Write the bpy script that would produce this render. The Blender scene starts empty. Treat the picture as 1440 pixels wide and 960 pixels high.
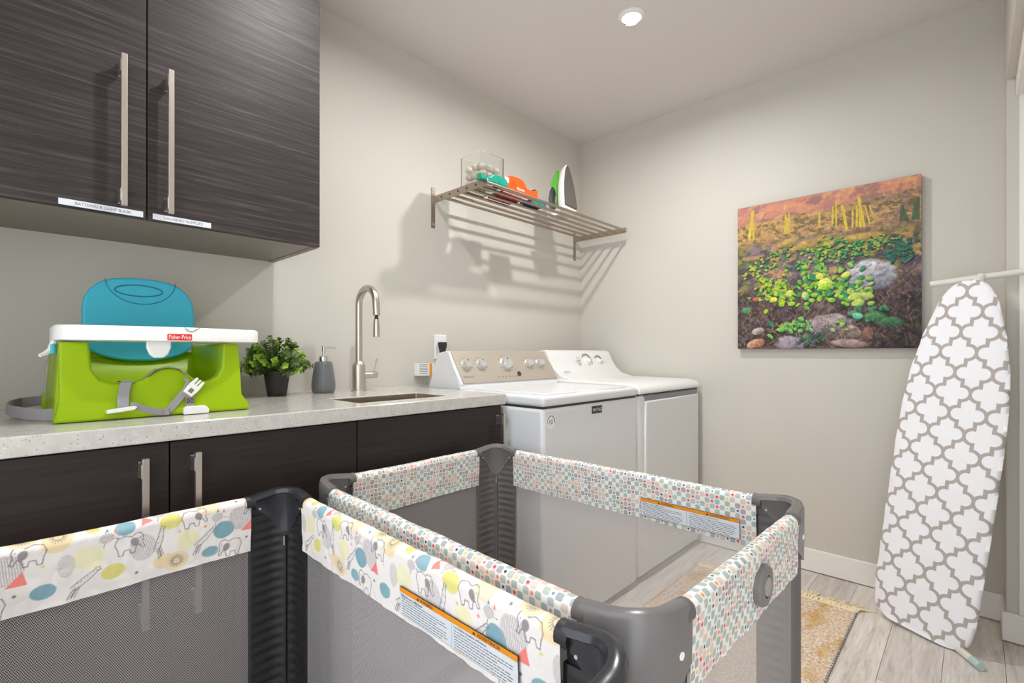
import bpy, bmesh, math, random
import numpy as np
from mathutils import Vector, Matrix
random.seed(7)
RNG = np.random.default_rng(11)
SC = bpy.context.scene
COL = SC.collection
PI = math.pi

# ------------------------------------------------------------------ camera, world, exposure
cam_d = bpy.data.cameras.new('camera')
cam_d.sensor_width = 36.0
cam_d.lens = 687.05 / 1440.0 * 36.0
cam_d.shift_y = 15.71 / 1440.0
cam_d.clip_start = 0.02
cam = bpy.data.objects.new('camera', cam_d)
COL.objects.link(cam)
cam.location = (-2.6958, -1.9151, 1.0484)
cam.rotation_euler = (PI / 2, 0, 0.758 - PI / 2)
SC.camera = cam

world = bpy.data.worlds.new('world')
SC.world = world
world.use_nodes = True
_bg = world.node_tree.nodes['Background']
_bg.inputs[0].default_value = (0.93, 0.98, 1.04, 1)
_bg.inputs[1].default_value = 2.55

SC.view_settings.view_transform = 'Standard'
SC.view_settings.look = 'None'
SC.view_settings.gamma = 1.0
SC.view_settings.use_curve_mapping = False
SC.view_settings.exposure = 0.1
SC.cycles.transparent_max_bounces = 24
SC.cycles.max_bounces = 10
SC.cycles.diffuse_bounces = 6
LAMP_W = (13.0, 11.0)
LAMP_COLOR = (0.985, 0.985, 0.985)
LAMPS = [(-0.887, -0.884), (-1.97, -0.884)]

# ------------------------------------------------------------------ colour + node helpers
def lin(c):
    c = c / 255.0
    return c / 12.92 if c <= 0.04045 else ((c + 0.055) / 1.055) ** 2.4
def rgb(r, g, b):
    return (lin(r), lin(g), lin(b), 1.0)

class E:
    """a float socket with arithmetic"""
    def __init__(s, nt, sock): s.nt, s.s = nt, sock
    def _m(s, op, *o):
        n = s.nt.nodes.new('ShaderNodeMath'); n.operation = op
        for i, a in enumerate((s,) + o):
            if isinstance(a, E): s.nt.links.new(a.s, n.inputs[i])
            else: n.inputs[i].default_value = a
        return E(s.nt, n.outputs[0])
    def __add__(s, o): return s._m('ADD', o)
    __radd__ = __add__
    def __sub__(s, o): return s._m('SUBTRACT', o)
    def __rsub__(s, o): return (s * -1.0) + o
    def __mul__(s, o): return s._m('MULTIPLY', o)
    __rmul__ = __mul__
    def __truediv__(s, o): return s._m('DIVIDE', o)
    def floor(s): return s._m('FLOOR')
    def fract(s): return s._m('FRACT')
    def abs(s): return s._m('ABSOLUTE')
    def sqrt(s): return s._m('SQRT')
    def mod(s, o): return s._m('FLOORED_MODULO', o)
    def lt(s, o): return s._m('LESS_THAN', o)
    def gt(s, o): return s._m('GREATER_THAN', o)
    def max(s, o): return s._m('MAXIMUM', o)
    def min(s, o): return s._m('MINIMUM', o)

def new_mat(name):
    m = bpy.data.materials.new(name); m.use_nodes = True
    nt = m.node_tree
    return m, nt, nt.nodes['Principled BSDF']
def set_p(p, **k):
    names = dict(rough='Roughness', metal='Metallic', spec='Specular IOR Level', trans='Transmission Weight', ior='IOR',
                 coat='Coat Weight', sheen='Sheen Weight', alpha='Alpha')
    for a, v in k.items(): p.inputs[names[a]].default_value = v
def plain(name, c, rough=0.5, bump=0.0, bscale=200.0, **k):
    m, nt, p = new_mat(name)
    p.inputs['Base Color'].default_value = rgb(*c)
    set_p(p, rough=rough, **k)
    if bump:
        add_bump(nt, p, noise(nt, coord(nt), bscale, 3), bump)
    return m
def coord(nt, kind='Object', scale=(1, 1, 1), rot=(0, 0, 0)):
    t = nt.nodes.new('ShaderNodeTexCoord'); mp = nt.nodes.new('ShaderNodeMapping')
    nt.links.new(t.outputs[kind], mp.inputs[0]); mp.inputs['Scale'].default_value = scale
    mp.inputs['Rotation'].default_value = rot
    return mp.outputs[0]
def noise(nt, vec, scale, detail=4, rough=0.55, dist=0.0):
    n = nt.nodes.new('ShaderNodeTexNoise'); nt.links.new(vec, n.inputs['Vector'])
    n.inputs['Scale'].default_value = scale; n.inputs['Detail'].default_value = detail
    n.inputs['Roughness'].default_value = rough; n.inputs['Distortion'].default_value = dist
    return n.outputs['Fac']
def ramp(nt, fac, stops, interp='LINEAR'):
    n = nt.nodes.new('ShaderNodeValToRGB'); cr = n.color_ramp; cr.interpolation = interp
    while len(cr.elements) < len(stops): cr.elements.new(0.5)
    for e, (p, c) in zip(cr.elements, stops): e.position = p; e.color = rgb(*c)
    nt.links.new(fac, n.inputs[0])
    return n.outputs[0]
def mix(nt, fac, a, b, mode='MIX'):
    n = nt.nodes.new('ShaderNodeMix'); n.data_type = 'RGBA'; n.blend_type = mode
    for sock, v in ((n.inputs[0], fac), (n.inputs[6], a), (n.inputs[7], b)):
        if isinstance(v, E): nt.links.new(v.s, sock)
        elif isinstance(v, bpy.types.NodeSocket): nt.links.new(v, sock)
        else: sock.default_value = v
    return n.outputs[2]
def add_bump(nt, p, h, strength, dist=0.001):
    b = nt.nodes.new('ShaderNodeBump'); b.inputs['Strength'].default_value = strength; b.inputs['Distance'].default_value = dist
    nt.links.new(h.s if isinstance(h, E) else h, b.inputs['Height']); nt.links.new(b.outputs[0], p.inputs['Normal'])
def uv_xy(nt):
    u = nt.nodes.new('ShaderNodeUVMap'); s = nt.nodes.new('ShaderNodeSeparateXYZ')
    nt.links.new(u.outputs[0], s.inputs[0])
    return E(nt, s.outputs[0]), E(nt, s.outputs[1])
def white(nt, i, j):
    c = nt.nodes.new('ShaderNodeCombineXYZ'); nt.links.new(i.s, c.inputs[0]); nt.links.new(j.s, c.inputs[1])
    w = nt.nodes.new('ShaderNodeTexWhiteNoise'); w.noise_dimensions = '2D'; nt.links.new(c.outputs[0], w.inputs['Vector'])
    return w.outputs['Value']

# ------------------------------------------------------------------ mesh helpers
class MB:
    def __init__(s): s.v, s.f, s.uv, s.col = [], [], None, None
    def add(s, vs, fs):
        b = len(s.v); s.v.extend([tuple(v) for v in vs]); s.f.extend([tuple(i + b for i in f) for f in fs]); return s
    def box(s, x0, x1, y0, y1, z0, z1):
        if x0 > x1: x0, x1 = x1, x0
        if y0 > y1: y0, y1 = y1, y0
        if z0 > z1: z0, z1 = z1, z0
        return s.add([(x0,y0,z0),(x1,y0,z0),(x1,y1,z0),(x0,y1,z0),(x0,y0,z1),(x1,y0,z1),(x1,y1,z1),(x0,y1,z1)],
                     [(0,3,2,1),(4,5,6,7),(0,1,5,4),(1,2,6,5),(2,3,7,6),(3,0,4,7)])
    def loft(s, rings, closed=True, cap=True):
        n = len(rings[0]); b = len(s.v)
        for r in rings: s.v.extend([tuple(p) for p in r])
        m = n if closed else n - 1
        for k in range(len(rings) - 1):
            for i in range(m):
                j = (i + 1) % n
                s.f.append((b + k*n + i, b + k*n + j, b + (k+1)*n + j, b + (k+1)*n + i))
        if cap and closed:
            s.f.append(tuple(b + i for i in reversed(range(n))))
            s.f.append(tuple(b + (len(rings)-1)*n + i for i in range(n)))
        return s
    def tube(s, pts, r, seg=10, cap=True, closed_path=False):
        P = [Vector(p) for p in pts]; rings = []
        rr = r if isinstance(r, (list, tuple)) else [r] * len(P)
        up = None
        for i, p in enumerate(P):
            t = (P[min(i+1, len(P)-1)] - P[max(i-1, 0)]).normalized()
            if up is None:
                up = t.orthogonal().normalized()
            up = (up - t * up.dot(t)).normalized()
            w = t.cross(up)
            rings.append([p + (up * math.cos(a) + w * math.sin(a)) * rr[i] for a in [2*PI*k/seg for k in range(seg)]])
        return s.loft(rings, True, cap)
    def lathe(s, prof, c=(0,0,0), seg=32, axis='z', mod=None, cap=True):
        rings = []
        for (r, h) in prof:
            ring = []
            for k in range(seg):
                a = 2*PI*k/seg; q = r * (mod(a, h) if mod else 1.0)
                x, y = q*math.cos(a), q*math.sin(a)
                if axis == 'z': v = (c[0]+x, c[1]+y, c[2]+h)
                elif axis == 'y': v = (c[0]+x, c[1]+h, c[2]-y)
                else: v = (c[0]+h, c[1]+x, c[2]+y)
                ring.append(v)
            rings.append(ring)
        return s.loft(rings, True, cap)
    def prism(s, outline, o, ux, uy, n, depth):
        o, ux, uy, n = map(Vector, (o, ux, uy, n))
        a = [o + ux*p[0] + uy*p[1] for p in outline]; b = [q + n*depth for q in a]
        return s.loft([a, b])
    def ribbon(s, pts, wdir, width, thick=0.0015):
        P = [Vector(p) for p in pts]; rings = []
        W = [Vector(w).normalized() for w in (wdir if isinstance(wdir, list) else [wdir]*len(P))]
        for i, p in enumerate(P):
            t = (P[min(i+1, len(P)-1)] - P[max(i-1, 0)]).normalized()
            n = t.cross(W[i]).normalized(); w = W[i]*width/2; n = n*thick/2
            rings.append([p - w - n, p + w - n, p + w + n, p - w + n])
        return s.loft(rings)
    def disc(s, c, n, r, th=0.0015, seg=20, sy=1.0, up=(0,0,1)):
        n = Vector(n).normalized(); u = Vector(up); u = (u - n*u.dot(n)).normalized(); w = n.cross(u); c = Vector(c)
        a = [c + (w*math.cos(2*PI*k/seg) + u*math.sin(2*PI*k/seg)*sy)*r for k in range(seg)]
        return s.loft([a, [p + n*th for p in a]])

def finish(me, smooth, ang=35):
    if smooth:
        me.polygons.foreach_set('use_smooth', [True]*len(me.polygons))
        try: me.set_sharp_from_angle(angle=math.radians(ang))
        except Exception: pass

def origin_of(o):
    v = Vector((0,0,0))
    while o is not None:
        v = v + o.location; o = o.parent
    return v

def build(mb, name, mat, parent=None, smooth=False, bevel=0.0, seg=2, ang=35, label=None, kind=None, at=None, fix=True):
    """link one mesh object; coordinates in mb are world coordinates"""
    me = bpy.data.meshes.new(name)
    org = origin_of(parent) if parent is not None else Vector(at or (0,0,0))
    me.from_pydata([(x-org.x, y-org.y, z-org.z) for x, y, z in mb.v], [], mb.f)
    if fix:
        b = bmesh.new(); b.from_mesh(me); bmesh.ops.recalc_face_normals(b, faces=b.faces); b.to_mesh(me); b.free()
    me.validate()
    finish(me, smooth, ang)
    me.materials.append(mat)
    o = bpy.data.objects.new(name, me); COL.objects.link(o)
    if parent is not None: o.parent = parent
    else: o.location = org
    if bevel:
        m = o.modifiers.new('bevel', 'BEVEL'); m.width = bevel; m.segments = seg; m.limit_method = 'ANGLE'
        m.angle_limit = math.radians(40)
        if smooth: m.harden_normals = False
    if label: o['label'] = label
    if kind: o['kind'] = kind
    return o
def thing(name, label, cat, loc, group=None):
    o = bpy.data.objects.new(name, None); COL.objects.link(o); o.location = loc
    o.empty_display_size = 0.05
    o['label'] = label; o['category'] = cat
    if group: o['group'] = group
    return o
def tag(o, label, cat, group=None):
    o['label'] = label; o['category'] = cat
    if group: o['group'] = group
    return o
def structure(o): o['kind'] = 'structure'; return o

def grid_mesh(name, P, mat, parent, uv=None, col=None, smooth=True):
    """P: (rows, cols, 3) array of world positions"""
    h, w = P.shape[:2]
    org = np.array(origin_of(parent)) if parent is not None else np.zeros(3)
    V = (P.reshape(-1, 3) - org).astype(np.float32)
    idx = np.arange(h*w).reshape(h, w)
    q = np.stack([idx[:-1,:-1], idx[:-1,1:], idx[1:,1:], idx[1:,:-1]], -1).reshape(-1, 4).astype(np.int32)
    me = bpy.data.meshes.new(name)
    me.vertices.add(len(V)); me.vertices.foreach_set('co', V.ravel())
    me.loops.add(q.size); me.loops.foreach_set('vertex_index', q.ravel())
    me.polygons.add(len(q)); me.polygons.foreach_set('loop_start', np.arange(0, q.size, 4, dtype=np.int32))
    me.update(calc_edges=True)
    if smooth: me.polygons.foreach_set('use_smooth', np.ones(len(q), dtype=bool))
    if uv is not None:
        l = me.uv_layers.new(name='UVMap'); l.data.foreach_set('uv', uv.reshape(-1, 2)[q.ravel()].astype(np.float32).ravel())
    if col is not None:
        a = me.color_attributes.new('print', 'FLOAT_COLOR', 'POINT')
        c = np.ones((len(V), 4), dtype=np.float32); c[:, :3] = col.reshape(-1, 3); a.data.foreach_set('color', c.ravel())
    me.materials.append(mat)
    o = bpy.data.objects.new(name, me); COL.objects.link(o)
    if parent is not None: o.parent = parent
    return o

def text_mb(mb, s, o, ux, uy, width=None, height=None, n=(0,0,0), lift=0.0004, center=True):
    """flat lettering; o = centre of the line, ux/uy unit directions"""
    cu = bpy.data.curves.new('lettering', 'FONT'); cu.body = s; cu.size = 1.0; cu.resolution_u = 3
    ob = bpy.data.objects.new('lettering', cu); COL.objects.link(ob)
    dg = bpy.context.evaluated_depsgraph_get()
    me = bpy.data.meshes.new_from_object(ob.evaluated_get(dg))
    vs = np.array([v.co[:] for v in me.vertices]); fs = [tuple(p.vertices) for p in me.polygons]
    bpy.data.objects.remove(ob); bpy.data.curves.remove(cu); bpy.data.meshes.remove(me)
    mn, mx = vs.min(0), vs.max(0); c = (mn + mx)/2; sz = mx - mn
    kx = (width/sz[0]) if width else (height/sz[1]); ky = (height/sz[1]) if height else kx
    o, ux, uy, n = (np.array(a, float) for a in (o, ux, uy, n))
    if not center: o = o + ux*sz[0]*kx/2
    P = o + n*lift + np.outer((vs[:,0]-c[0])*kx, ux) + np.outer((vs[:,1]-c[1])*ky, uy)
    mb.add([tuple(p) for p in P], fs)
    return sz[0]*kx

def smoothstep(a, b, x):
    t = np.clip((x-a)/(b-a), 0, 1); return t*t*(3-2*t)
def vnoise(x, y, seed=0):
    """value noise for numpy arrays"""
    xi, yi = np.floor(x).astype(np.int64), np.floor(y).astype(np.int64); fx, fy = x-xi, y-yi
    fx, fy = fx*fx*(3-2*fx), fy*fy*(3-2*fy)
    def h(a, b):
        q = (a*374761393 + b*668265263 + seed*974711) & 0x7fffffff
        q = ((q ^ (q >> 13))*1274126177) & 0x7fffffff
        return ((q ^ (q >> 16)) & 0xffff)/65535.0
    return (h(xi,yi)*(1-fx)+h(xi+1,yi)*fx)*(1-fy)+(h(xi,yi+1)*(1-fx)+h(xi+1,yi+1)*fx)*fy
def fbm(x, y, seed=0, o=4):
    s, a, t = 0, 0.5, 0
    for k in range(o):
        s = s + a*vnoise(x*2**k, y*2**k, seed+k); t += a; a *= .55
    return s/t
LINA = lambda c: np.array([lin(v) for v in c])
# ------------------------------------------------------------------ materials
def m_wall(name, c):
    m, nt, p = new_mat(name)
    v = coord(nt)
    n = noise(nt, v, 1.2, 2)
    nt.links.new(ramp(nt, n, [(0.3, tuple(int(k*0.985) for k in c)), (0.7, c)]), p.inputs['Base Color'])
    set_p(p, rough=0.55, spec=0.35); add_bump(nt, p, noise(nt, v, 260, 2), 0.06, 0.0006)
    return m
M_WALL = m_wall('wall_paint', (208, 203, 193))
M_CEIL = m_wall('ceiling_paint', (220, 214, 210))
M_TRIM = plain('trim_white', (242, 238, 233), 0.4)
M_DOORW = plain('door_white', (225, 224, 220), 0.35)

def m_plank():
    m, nt, p = new_mat('plank_wood')
    oi = nt.nodes.new('ShaderNodeObjectInfo')
    tc = nt.nodes.new('ShaderNodeTexCoord'); add = nt.nodes.new('ShaderNodeVectorMath'); add.operation = 'ADD'
    mul = nt.nodes.new('ShaderNodeMath'); mul.operation = 'MULTIPLY'; mul.inputs[1].default_value = 37.0
    nt.links.new(oi.outputs['Random'], mul.inputs[0])
    nt.links.new(tc.outputs['Object'], add.inputs[0]); nt.links.new(mul.outputs[0], add.inputs[1])
    mp = nt.nodes.new('ShaderNodeMapping'); mp.inputs['Scale'].default_value = (1.6, 14, 1); nt.links.new(add.outputs[0], mp.inputs[0])
    mp2 = nt.nodes.new('ShaderNodeMapping'); mp2.inputs['Scale'].default_value = (5, 70, 1); nt.links.new(add.outputs[0], mp2.inputs[0])
    a = noise(nt, mp.outputs[0], 2.2, 5, 0.6, 1.2); b = noise(nt, mp2.outputs[0], 3, 4, 0.6, 0.4)
    ca = ramp(nt, a, [(0.25, (192, 184, 177)), (0.45, (228, 222, 215)), (0.72, (248, 245, 241))])
    cb = ramp(nt, b, [(0.3, (220, 215, 210)), (0.65, (255, 255, 255))])
    c1 = mix(nt, 0.55, ca, cb, 'MULTIPLY')
    tone = ramp(nt, oi.outputs['Random'], [(0.0, (222, 217, 213)), (0.5, (248, 245, 242)), (1.0, (255, 252, 246))])
    nt.links.new(mix(nt, 0.8, c1, tone, 'MULTIPLY'), p.inputs['Base Color'])
    set_p(p, rough=0.42); add_bump(nt, p, b, 0.15, 0.0008)
    return m
M_PLANK = m_plank()
M_FLOORBASE = plain('floor_joint', (92, 80, 70), 0.8)

def m_cab(name):
    m, nt, p = new_mat(name)
    a = noise(nt, coord(nt, scale=(1.1, 1.1, 34)), 2.6, 6, 0.66, 0.5)
    b = noise(nt, coord(nt, scale=(2.5, 2.5, 150)), 2.2, 5, 0.7, 0.2)
    ca = ramp(nt, a, [(0.34, (48, 40, 39)), (0.52, (62, 53, 52)), (0.68, (88, 79, 77))])
    cb = ramp(nt, b, [(0.36, (150, 145, 143)), (0.62, (255, 255, 255))])
    nt.links.new(mix(nt, 0.75, ca, cb, 'MULTIPLY'), p.inputs['Base Color'])
    r = ramp(nt, b, [(0.3, (196, 196, 196)), (0.7, (180, 180, 180))])
    nt.links.new(r, p.inputs['Roughness'])
    set_p(p, spec=0.35); add_bump(nt, p, b, 0.12, 0.0005)
    return m
M_CAB = m_cab('dark_wood_laminate')
def m_cab_plain():
    m, nt, p = new_mat('espresso_laminate')
    a = noise(nt, coord(nt, scale=(1.5, 1.5, 40)), 3, 5, 0.6)
    nt.links.new(ramp(nt, a, [(0.3, (42, 33, 32)), (0.7, (55, 45, 43))]), p.inputs['Base Color'])
    set_p(p, rough=0.38, spec=0.35)
    return m
M_CABLOW = m_cab_plain()
M_CABIN = plain('cabinet_shadow_gap', (24, 18, 17), 0.7)
def m_underside():
    m, nt, p = new_mat('bounce_lit_laminate')  # cabinet laminate with light bounced off the counter put into its colour
    a = noise(nt, coord(nt, scale=(1.5, 40, 1)), 3, 5, 0.6)
    nt.links.new(ramp(nt, a, [(0.3, (118, 108, 99)), (0.7, (142, 132, 122))]), p.inputs['Base Color'])
    set_p(p, rough=0.45)
    return m
M_UNDER = m_underside()
def unlin(v): return 255*(1.055*v**(1/2.4)-.055)
def m_steel(name, c, rough=0.3, sc=(1, 1, 60)):
    m, nt, p = new_mat(name)
    p.inputs['Base Color'].default_value = rgb(*c)
    n = noise(nt, coord(nt, scale=sc), 30, 3)
    nt.links.new(ramp(nt, n, [(0.2, tuple([unlin(rough-0.06)]*3)), (0.8, tuple([unlin(rough+0.1)]*3))]), p.inputs['Roughness'])
    set_p(p, metal=1.0); add_bump(nt, p, n, 0.03, 0.0003)
    return m
M_NICKEL = m_steel('brushed_nickel', (205, 196, 186), 0.34, (60, 60, 2))
M_STEEL = m_steel('sink_steel', (190, 176, 158), 0.3, (2, 60, 60))
M_RACK = m_steel('rack_steel', (176, 163, 150), 0.4, (2, 60, 60))
M_CHROME = plain('chrome', (220, 220, 222), 0.12, metal=1.0)
def m_quartz():
    m, nt, p = new_mat('speckled_quartz')
    v = coord(nt)
    vo = nt.nodes.new('ShaderNodeTexVoronoi'); vo.inputs['Scale'].default_value = 210; nt.links.new(v, vo.inputs['Vector'])
    sp = nt.nodes.new('ShaderNodeSeparateColor'); nt.links.new(vo.outputs['Color'], sp.inputs[0])
    d = E(nt, vo.outputs['Distance']); k = E(nt, sp.outputs[0])
    dark = d.lt(0.34) * k.gt(0.8)
    pale = d.lt(0.4) * k.lt(0.12)
    base = ramp(nt, noise(nt, v, 40, 4), [(0.3, (192, 187, 180)), (0.7, (207, 203, 196))])
    c = mix(nt, dark * 0.6, base, rgb(140, 132, 126)); c = mix(nt, pale * 0.25, c, rgb(240, 238, 234))
    nt.links.new(c, p.inputs['Base Color']); set_p(p, rough=0.16, spec=0.5)
    return m
M_QUARTZ = m_quartz()
M_APPL = plain('appliance_enamel', (224, 225, 226), 0.28, spec=0.5)
M_APPL2 = plain('appliance_enamel_warm', (232, 231, 229), 0.3, spec=0.5)
M_GAP = plain('dark_gap', (58, 58, 60), 0.7)
M_CONSOLE = m_steel('console_champagne', (196, 186, 172), 0.42, (2, 60, 60))
M_CONSOLE.node_tree.nodes['Principled BSDF'].inputs['Metallic'].default_value = 0.55
M_KNOB = plain('knob_silver', (206, 205, 202), 0.3, metal=0.55)
M_GREYMARK = plain('grey_marking', (120, 116, 112), 0.5)
M_DARKMARK = plain('dark_marking', (52, 50, 52), 0.5)
M_RED = plain('red_print', (222, 48, 40), 0.4)
M_WHITE = plain('white_plastic', (236, 234, 230), 0.35)
M_WHITEP = plain('white_print', (245, 245, 243), 0.5)
M_BLACKP = plain('black_print', (38, 38, 40), 0.6)
M_GREYTXT = plain('grey_print', (104, 106, 110), 0.6)
M_ORANGE_P = plain('orange_print', (240, 148, 10), 0.5)
M_TAPE = plain('label_tape', (222, 226, 230), 0.35)
M_LIME = plain('lime_plastic', (150, 182, 0), 0.36, spec=0.3)
M_BLUE = plain('aqua_plastic', (66, 182, 208), 0.36, spec=0.3)
M_BLUEL = plain('aqua_groove', (36, 116, 138), 0.4)
M_STRAP = plain('grey_webbing', (150, 146, 148), 0.8, 0.4, 900)
M_STRAPD = plain('webbing_stitch', (70, 68, 74), 0.8)
M_POT = plain('black_pot', (48, 46, 48), 0.5)
M_SOAP = plain('grey_ceramic', (112, 112, 116), 0.35)
M_PLUG = plain('black_rubber', (40, 40, 42), 0.5)
def m_leaf():
    m, nt, p = new_mat('boxwood_leaf')
    a = nt.nodes.new('ShaderNodeAttribute'); a.attribute_name = 'print'
    nt.links.new(a.outputs['Color'], p.inputs['Base Color']); set_p(p, rough=0.45)
    return m
M_LEAF = m_leaf()
M_STEM = plain('plant_stem', (84, 92, 44), 0.6)
M_SOIL = plain('soil', (50, 40, 32), 0.9)
def m_attr(name, rough=0.75, bump=0.0):
    m, nt, p = new_mat(name)
    a = nt.nodes.new('ShaderNodeAttribute'); a.attribute_name = 'print'
    nt.links.new(a.outputs['Color'], p.inputs['Base Color']); set_p(p, rough=rough, spec=0.25)
    if bump: add_bump(nt, p, noise(nt, coord(nt), 30, 3), bump, 0.004)
    return m
M_PRINT = m_attr('animal_print_fabric', 0.7, 0.25)
M_CANVAS = m_attr('canvas_print', 0.6)
M_CANVASEDGE = plain('canvas_edge', (62, 54, 52), 0.7)

def m_dots():
    m, nt, p = new_mat('dotted_fabric')
    u, v = uv_xy(nt)
    P = 0.0118
    x, y = u / P, v / P
    i, j = x.floor(), y.floor()
    fx, fy = x.fract() - 0.5, y.fract() - 0.5
    r = (fx*fx + fy*fy).sqrt()
    par = (i + j).mod(2.0).gt(0.5)
    rn = white(nt, i, j)
    blob = ramp(nt, rn, [(0.0, (166, 180, 176)), (0.3, (176, 186, 182)), (0.5, (158, 164, 168)), (0.68, (214, 198, 184)), (0.8, (178, 192, 182)), (0.92, (222, 200, 192))], 'CONSTANT')
    dot = ramp(nt, rn, [(0.0, (214, 70, 80)), (0.13, (70, 66, 86)), (0.26, (230, 138, 110)), (0.42, (226, 204, 130)), (0.54, (238, 236, 230)), (0.90, (120, 160, 170))], 'CONSTANT')
    halo = ramp(nt, rn, [(0.0, (240, 190, 186)), (0.16, (226, 222, 220)), (0.34, (244, 208, 190)), (0.52, (240, 234, 208)), (0.66, (238, 236, 230))], 'CONSTANT')
    base = rgb(238, 236, 230)
    c = mix(nt, par * r.lt(0.60) * 0.9, base, blob)
    np_ = 1.0 - par
    c = mix(nt, np_ * r.lt(0.42), c, halo)
    c = mix(nt, np_ * r.lt(0.21), c, dot)
    nt.links.new(c, p.inputs['Base Color']); set_p(p, rough=0.8, spec=0.2)
    add_bump(nt, p, noise(nt, coord(nt), 30, 3), 0.3, 0.004)
    return m
M_DOTS = m_dots()

def m_mesh(name, c, pitch=0.0030, hole=0.36):
    m, nt, p = new_mat(name)
    u, v = uv_xy(nt)
    y = v / (pitch * 0.866)
    x = u / pitch + y.floor().mod(2.0) * 0.5
    fx, fy = x.fract() - 0.5, (y.fract() - 0.5) * 0.866
    h = (fx*fx + fy*fy).sqrt().lt(hole)
    p.inputs['Base Color'].default_value = rgb(*c); set_p(p, rough=0.7, spec=0.2)
    t = nt.nodes.new('ShaderNodeBsdfTransparent'); mx = nt.nodes.new('ShaderNodeMixShader')
    nt.links.new(h.s, mx.inputs[0]); nt.links.new(p.outputs[0], mx.inputs[1]); nt.links.new(t.outputs[0], mx.inputs[2])
    nt.links.new(mx.outputs[0], nt.nodes['Material Output'].inputs[0])
    return m
M_NET = m_mesh('netting_fabric', (184, 179, 178), 0.0031, 0.375)
M_NET2 = m_mesh('netting_fabric_fine', (206, 200, 198), 0.0026, 0.385)

def m_trellis():
    m, nt, p = new_mat('trellis_fabric')
    u, v = uv_xy(nt)
    X, Y = 0.107, 0.150
    def inside(x, y):
        x = ((x + 0.5).fract() - 0.5).abs(); y = ((y + 0.5).fract() - 0.5).abs() * (Y / X)
        dx = x - 0.255
        lobe = (dx*dx + y*y).sqrt().lt(0.198)
        ex, ey = x - 0.245, y - 0.5 * Y / X
        body = x.lt(0.195) * (ex*ex + ey*ey).sqrt().gt(0.302)
        return lobe.max(body * y.lt(0.5 * Y / X))
    x, y = u / X, v / Y
    w = inside(x, y).max(inside(x + 0.5, y + 0.5))
    nt.links.new(mix(nt, w, rgb(184, 176, 172), rgb(248, 248, 252)), p.inputs['Base Color'])
    set_p(p, rough=0.8, spec=0.2); add_bump(nt, p, noise(nt, coord(nt), 12, 3), 0.25, 0.006)
    return m
M_TRELLIS = m_trellis()
M_TUBE = plain('cream_enamel', (226, 224, 214), 0.35)
M_MINT = plain('mint_cap', (186, 206, 202), 0.5)

def m_rug():
    m, nt, p = new_mat('jute_weave')
    v = coord(nt)
    a = noise(nt, coord(nt, scale=(1.6, 1, 1)), 95, 5, 0.75); b = noise(nt, v, 70, 4, 0.75)
    pch = noise(nt, coord(nt, scale=(4.5, 9, 1)), 1.3, 2, 0.4)
    base = ramp(nt, a, [(0.36, (172, 136, 106)), (0.46, (222, 194, 166)), (0.56, (240, 222, 200)), (0.66, (252, 244, 230))])
    must = ramp(nt, b, [(0.38, (186, 138, 72)), (0.62, (236, 198, 134))])
    f = ramp(nt, pch, [(0.53, (0, 0, 0)), (0.62, (225, 225, 225))])
    nt.links.new(mix(nt, f, base, must), p.inputs['Base Color'])
    set_p(p, rough=0.95, spec=0.1); add_bump(nt, p, a, 0.8, 0.003)
    return m
M_RUG = m_rug()
M_FRINGE = plain('jute_fringe', (250, 234, 200), 0.95)
M_RUGEDGE = plain('rug_edge_thread', (128, 122, 130), 0.9)
M_GLASS = plain('clear_glass', (250, 252, 250), 0.02, trans=1.0, ior=1.45)
M_TEAL = plain('teal_plastic', (16, 150, 124), 0.35)
M_ORANGE = plain('orange_plastic', (242, 86, 22), 0.35)
M_CRIM = plain('crimson_card', (150, 36, 40), 0.5)
M_NAVY = plain('navy_card', (36, 66, 100), 0.5)
M_PEACH = plain('pale_pod', (238, 226, 212), 0.3)
M_GREEN = plain('green_plastic', (96, 178, 62), 0.3)
M_SOLE = plain('soleplate_metal', (128, 122, 116), 0.35, metal=0.7)
M_IRONG = plain('iron_grey', (92, 92, 98), 0.4)
M_CAPB = plain('charcoal_plastic', (48, 49, 53), 0.22, spec=0.5)
M_CAPG = plain('grey_plastic', (116, 112, 111), 0.26, spec=0.5)
M_SLVB = plain('black_sleeve_fabric', (38, 37, 38), 0.5, 0.3, 120)
M_SLVG = plain('grey_sleeve_fabric', (104, 98, 97), 0.6, 0.3, 120)
M_PAD = plain('pad_fabric', (196, 190, 186), 0.8)
M_EMIT, _nt, _p = new_mat('lamp_lens')
_p.inputs['Base Color'].default_value = (1, 1, 1, 1); _p.inputs['Emission Color'].default_value = (1, .96, .9, 1); _p.inputs['Emission Strength'].default_value = 12.0
# ------------------------------------------------------------------ the room
XL = -3.12            # left wall plane
H = 2.44
flo = structure(build(MB().box(XL-.1, .1, -3.3, .1, -.1, -.004), 'floor', M_FLOORBASE))
PW, PL = 0.1525, 1.22
_pm = {}
for r in range(22):
    y1 = -0.0075 - r*PW + 0.0
    off = [0.0, 0.47, 0.86, 0.22, 0.65][r % 5]
    x = 0.0 + off
    while x > XL:
        xa, xb = max(x-PL, XL), min(x, 0.0)
        if xb - xa > 0.02:
            key = round(xb-xa, 4)
            w = xb-xa
            if key not in _pm:
                mb = MB().box(-w/2+.0007, w/2-.0007, -PW/2+.0007, PW/2-.0007, -.004, 0.0)
                o = build(mb, 'plank', M_PLANK, flo); _pm[key] = o.data
            else:
                o = bpy.data.objects.new('plank', _pm[key]); COL.objects.link(o); o.parent = flo
            o.location = ((xa+xb)/2, y1-PW/2, 0)
        x -= PL
structure(build(MB().box(XL-.1, .1, -3.3, .1, H, H+.1), 'ceiling', M_CEIL))
structure(build(MB().box(XL-.1, .1, 0, .1, 0, H), 'wall_back', M_WALL))
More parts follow.
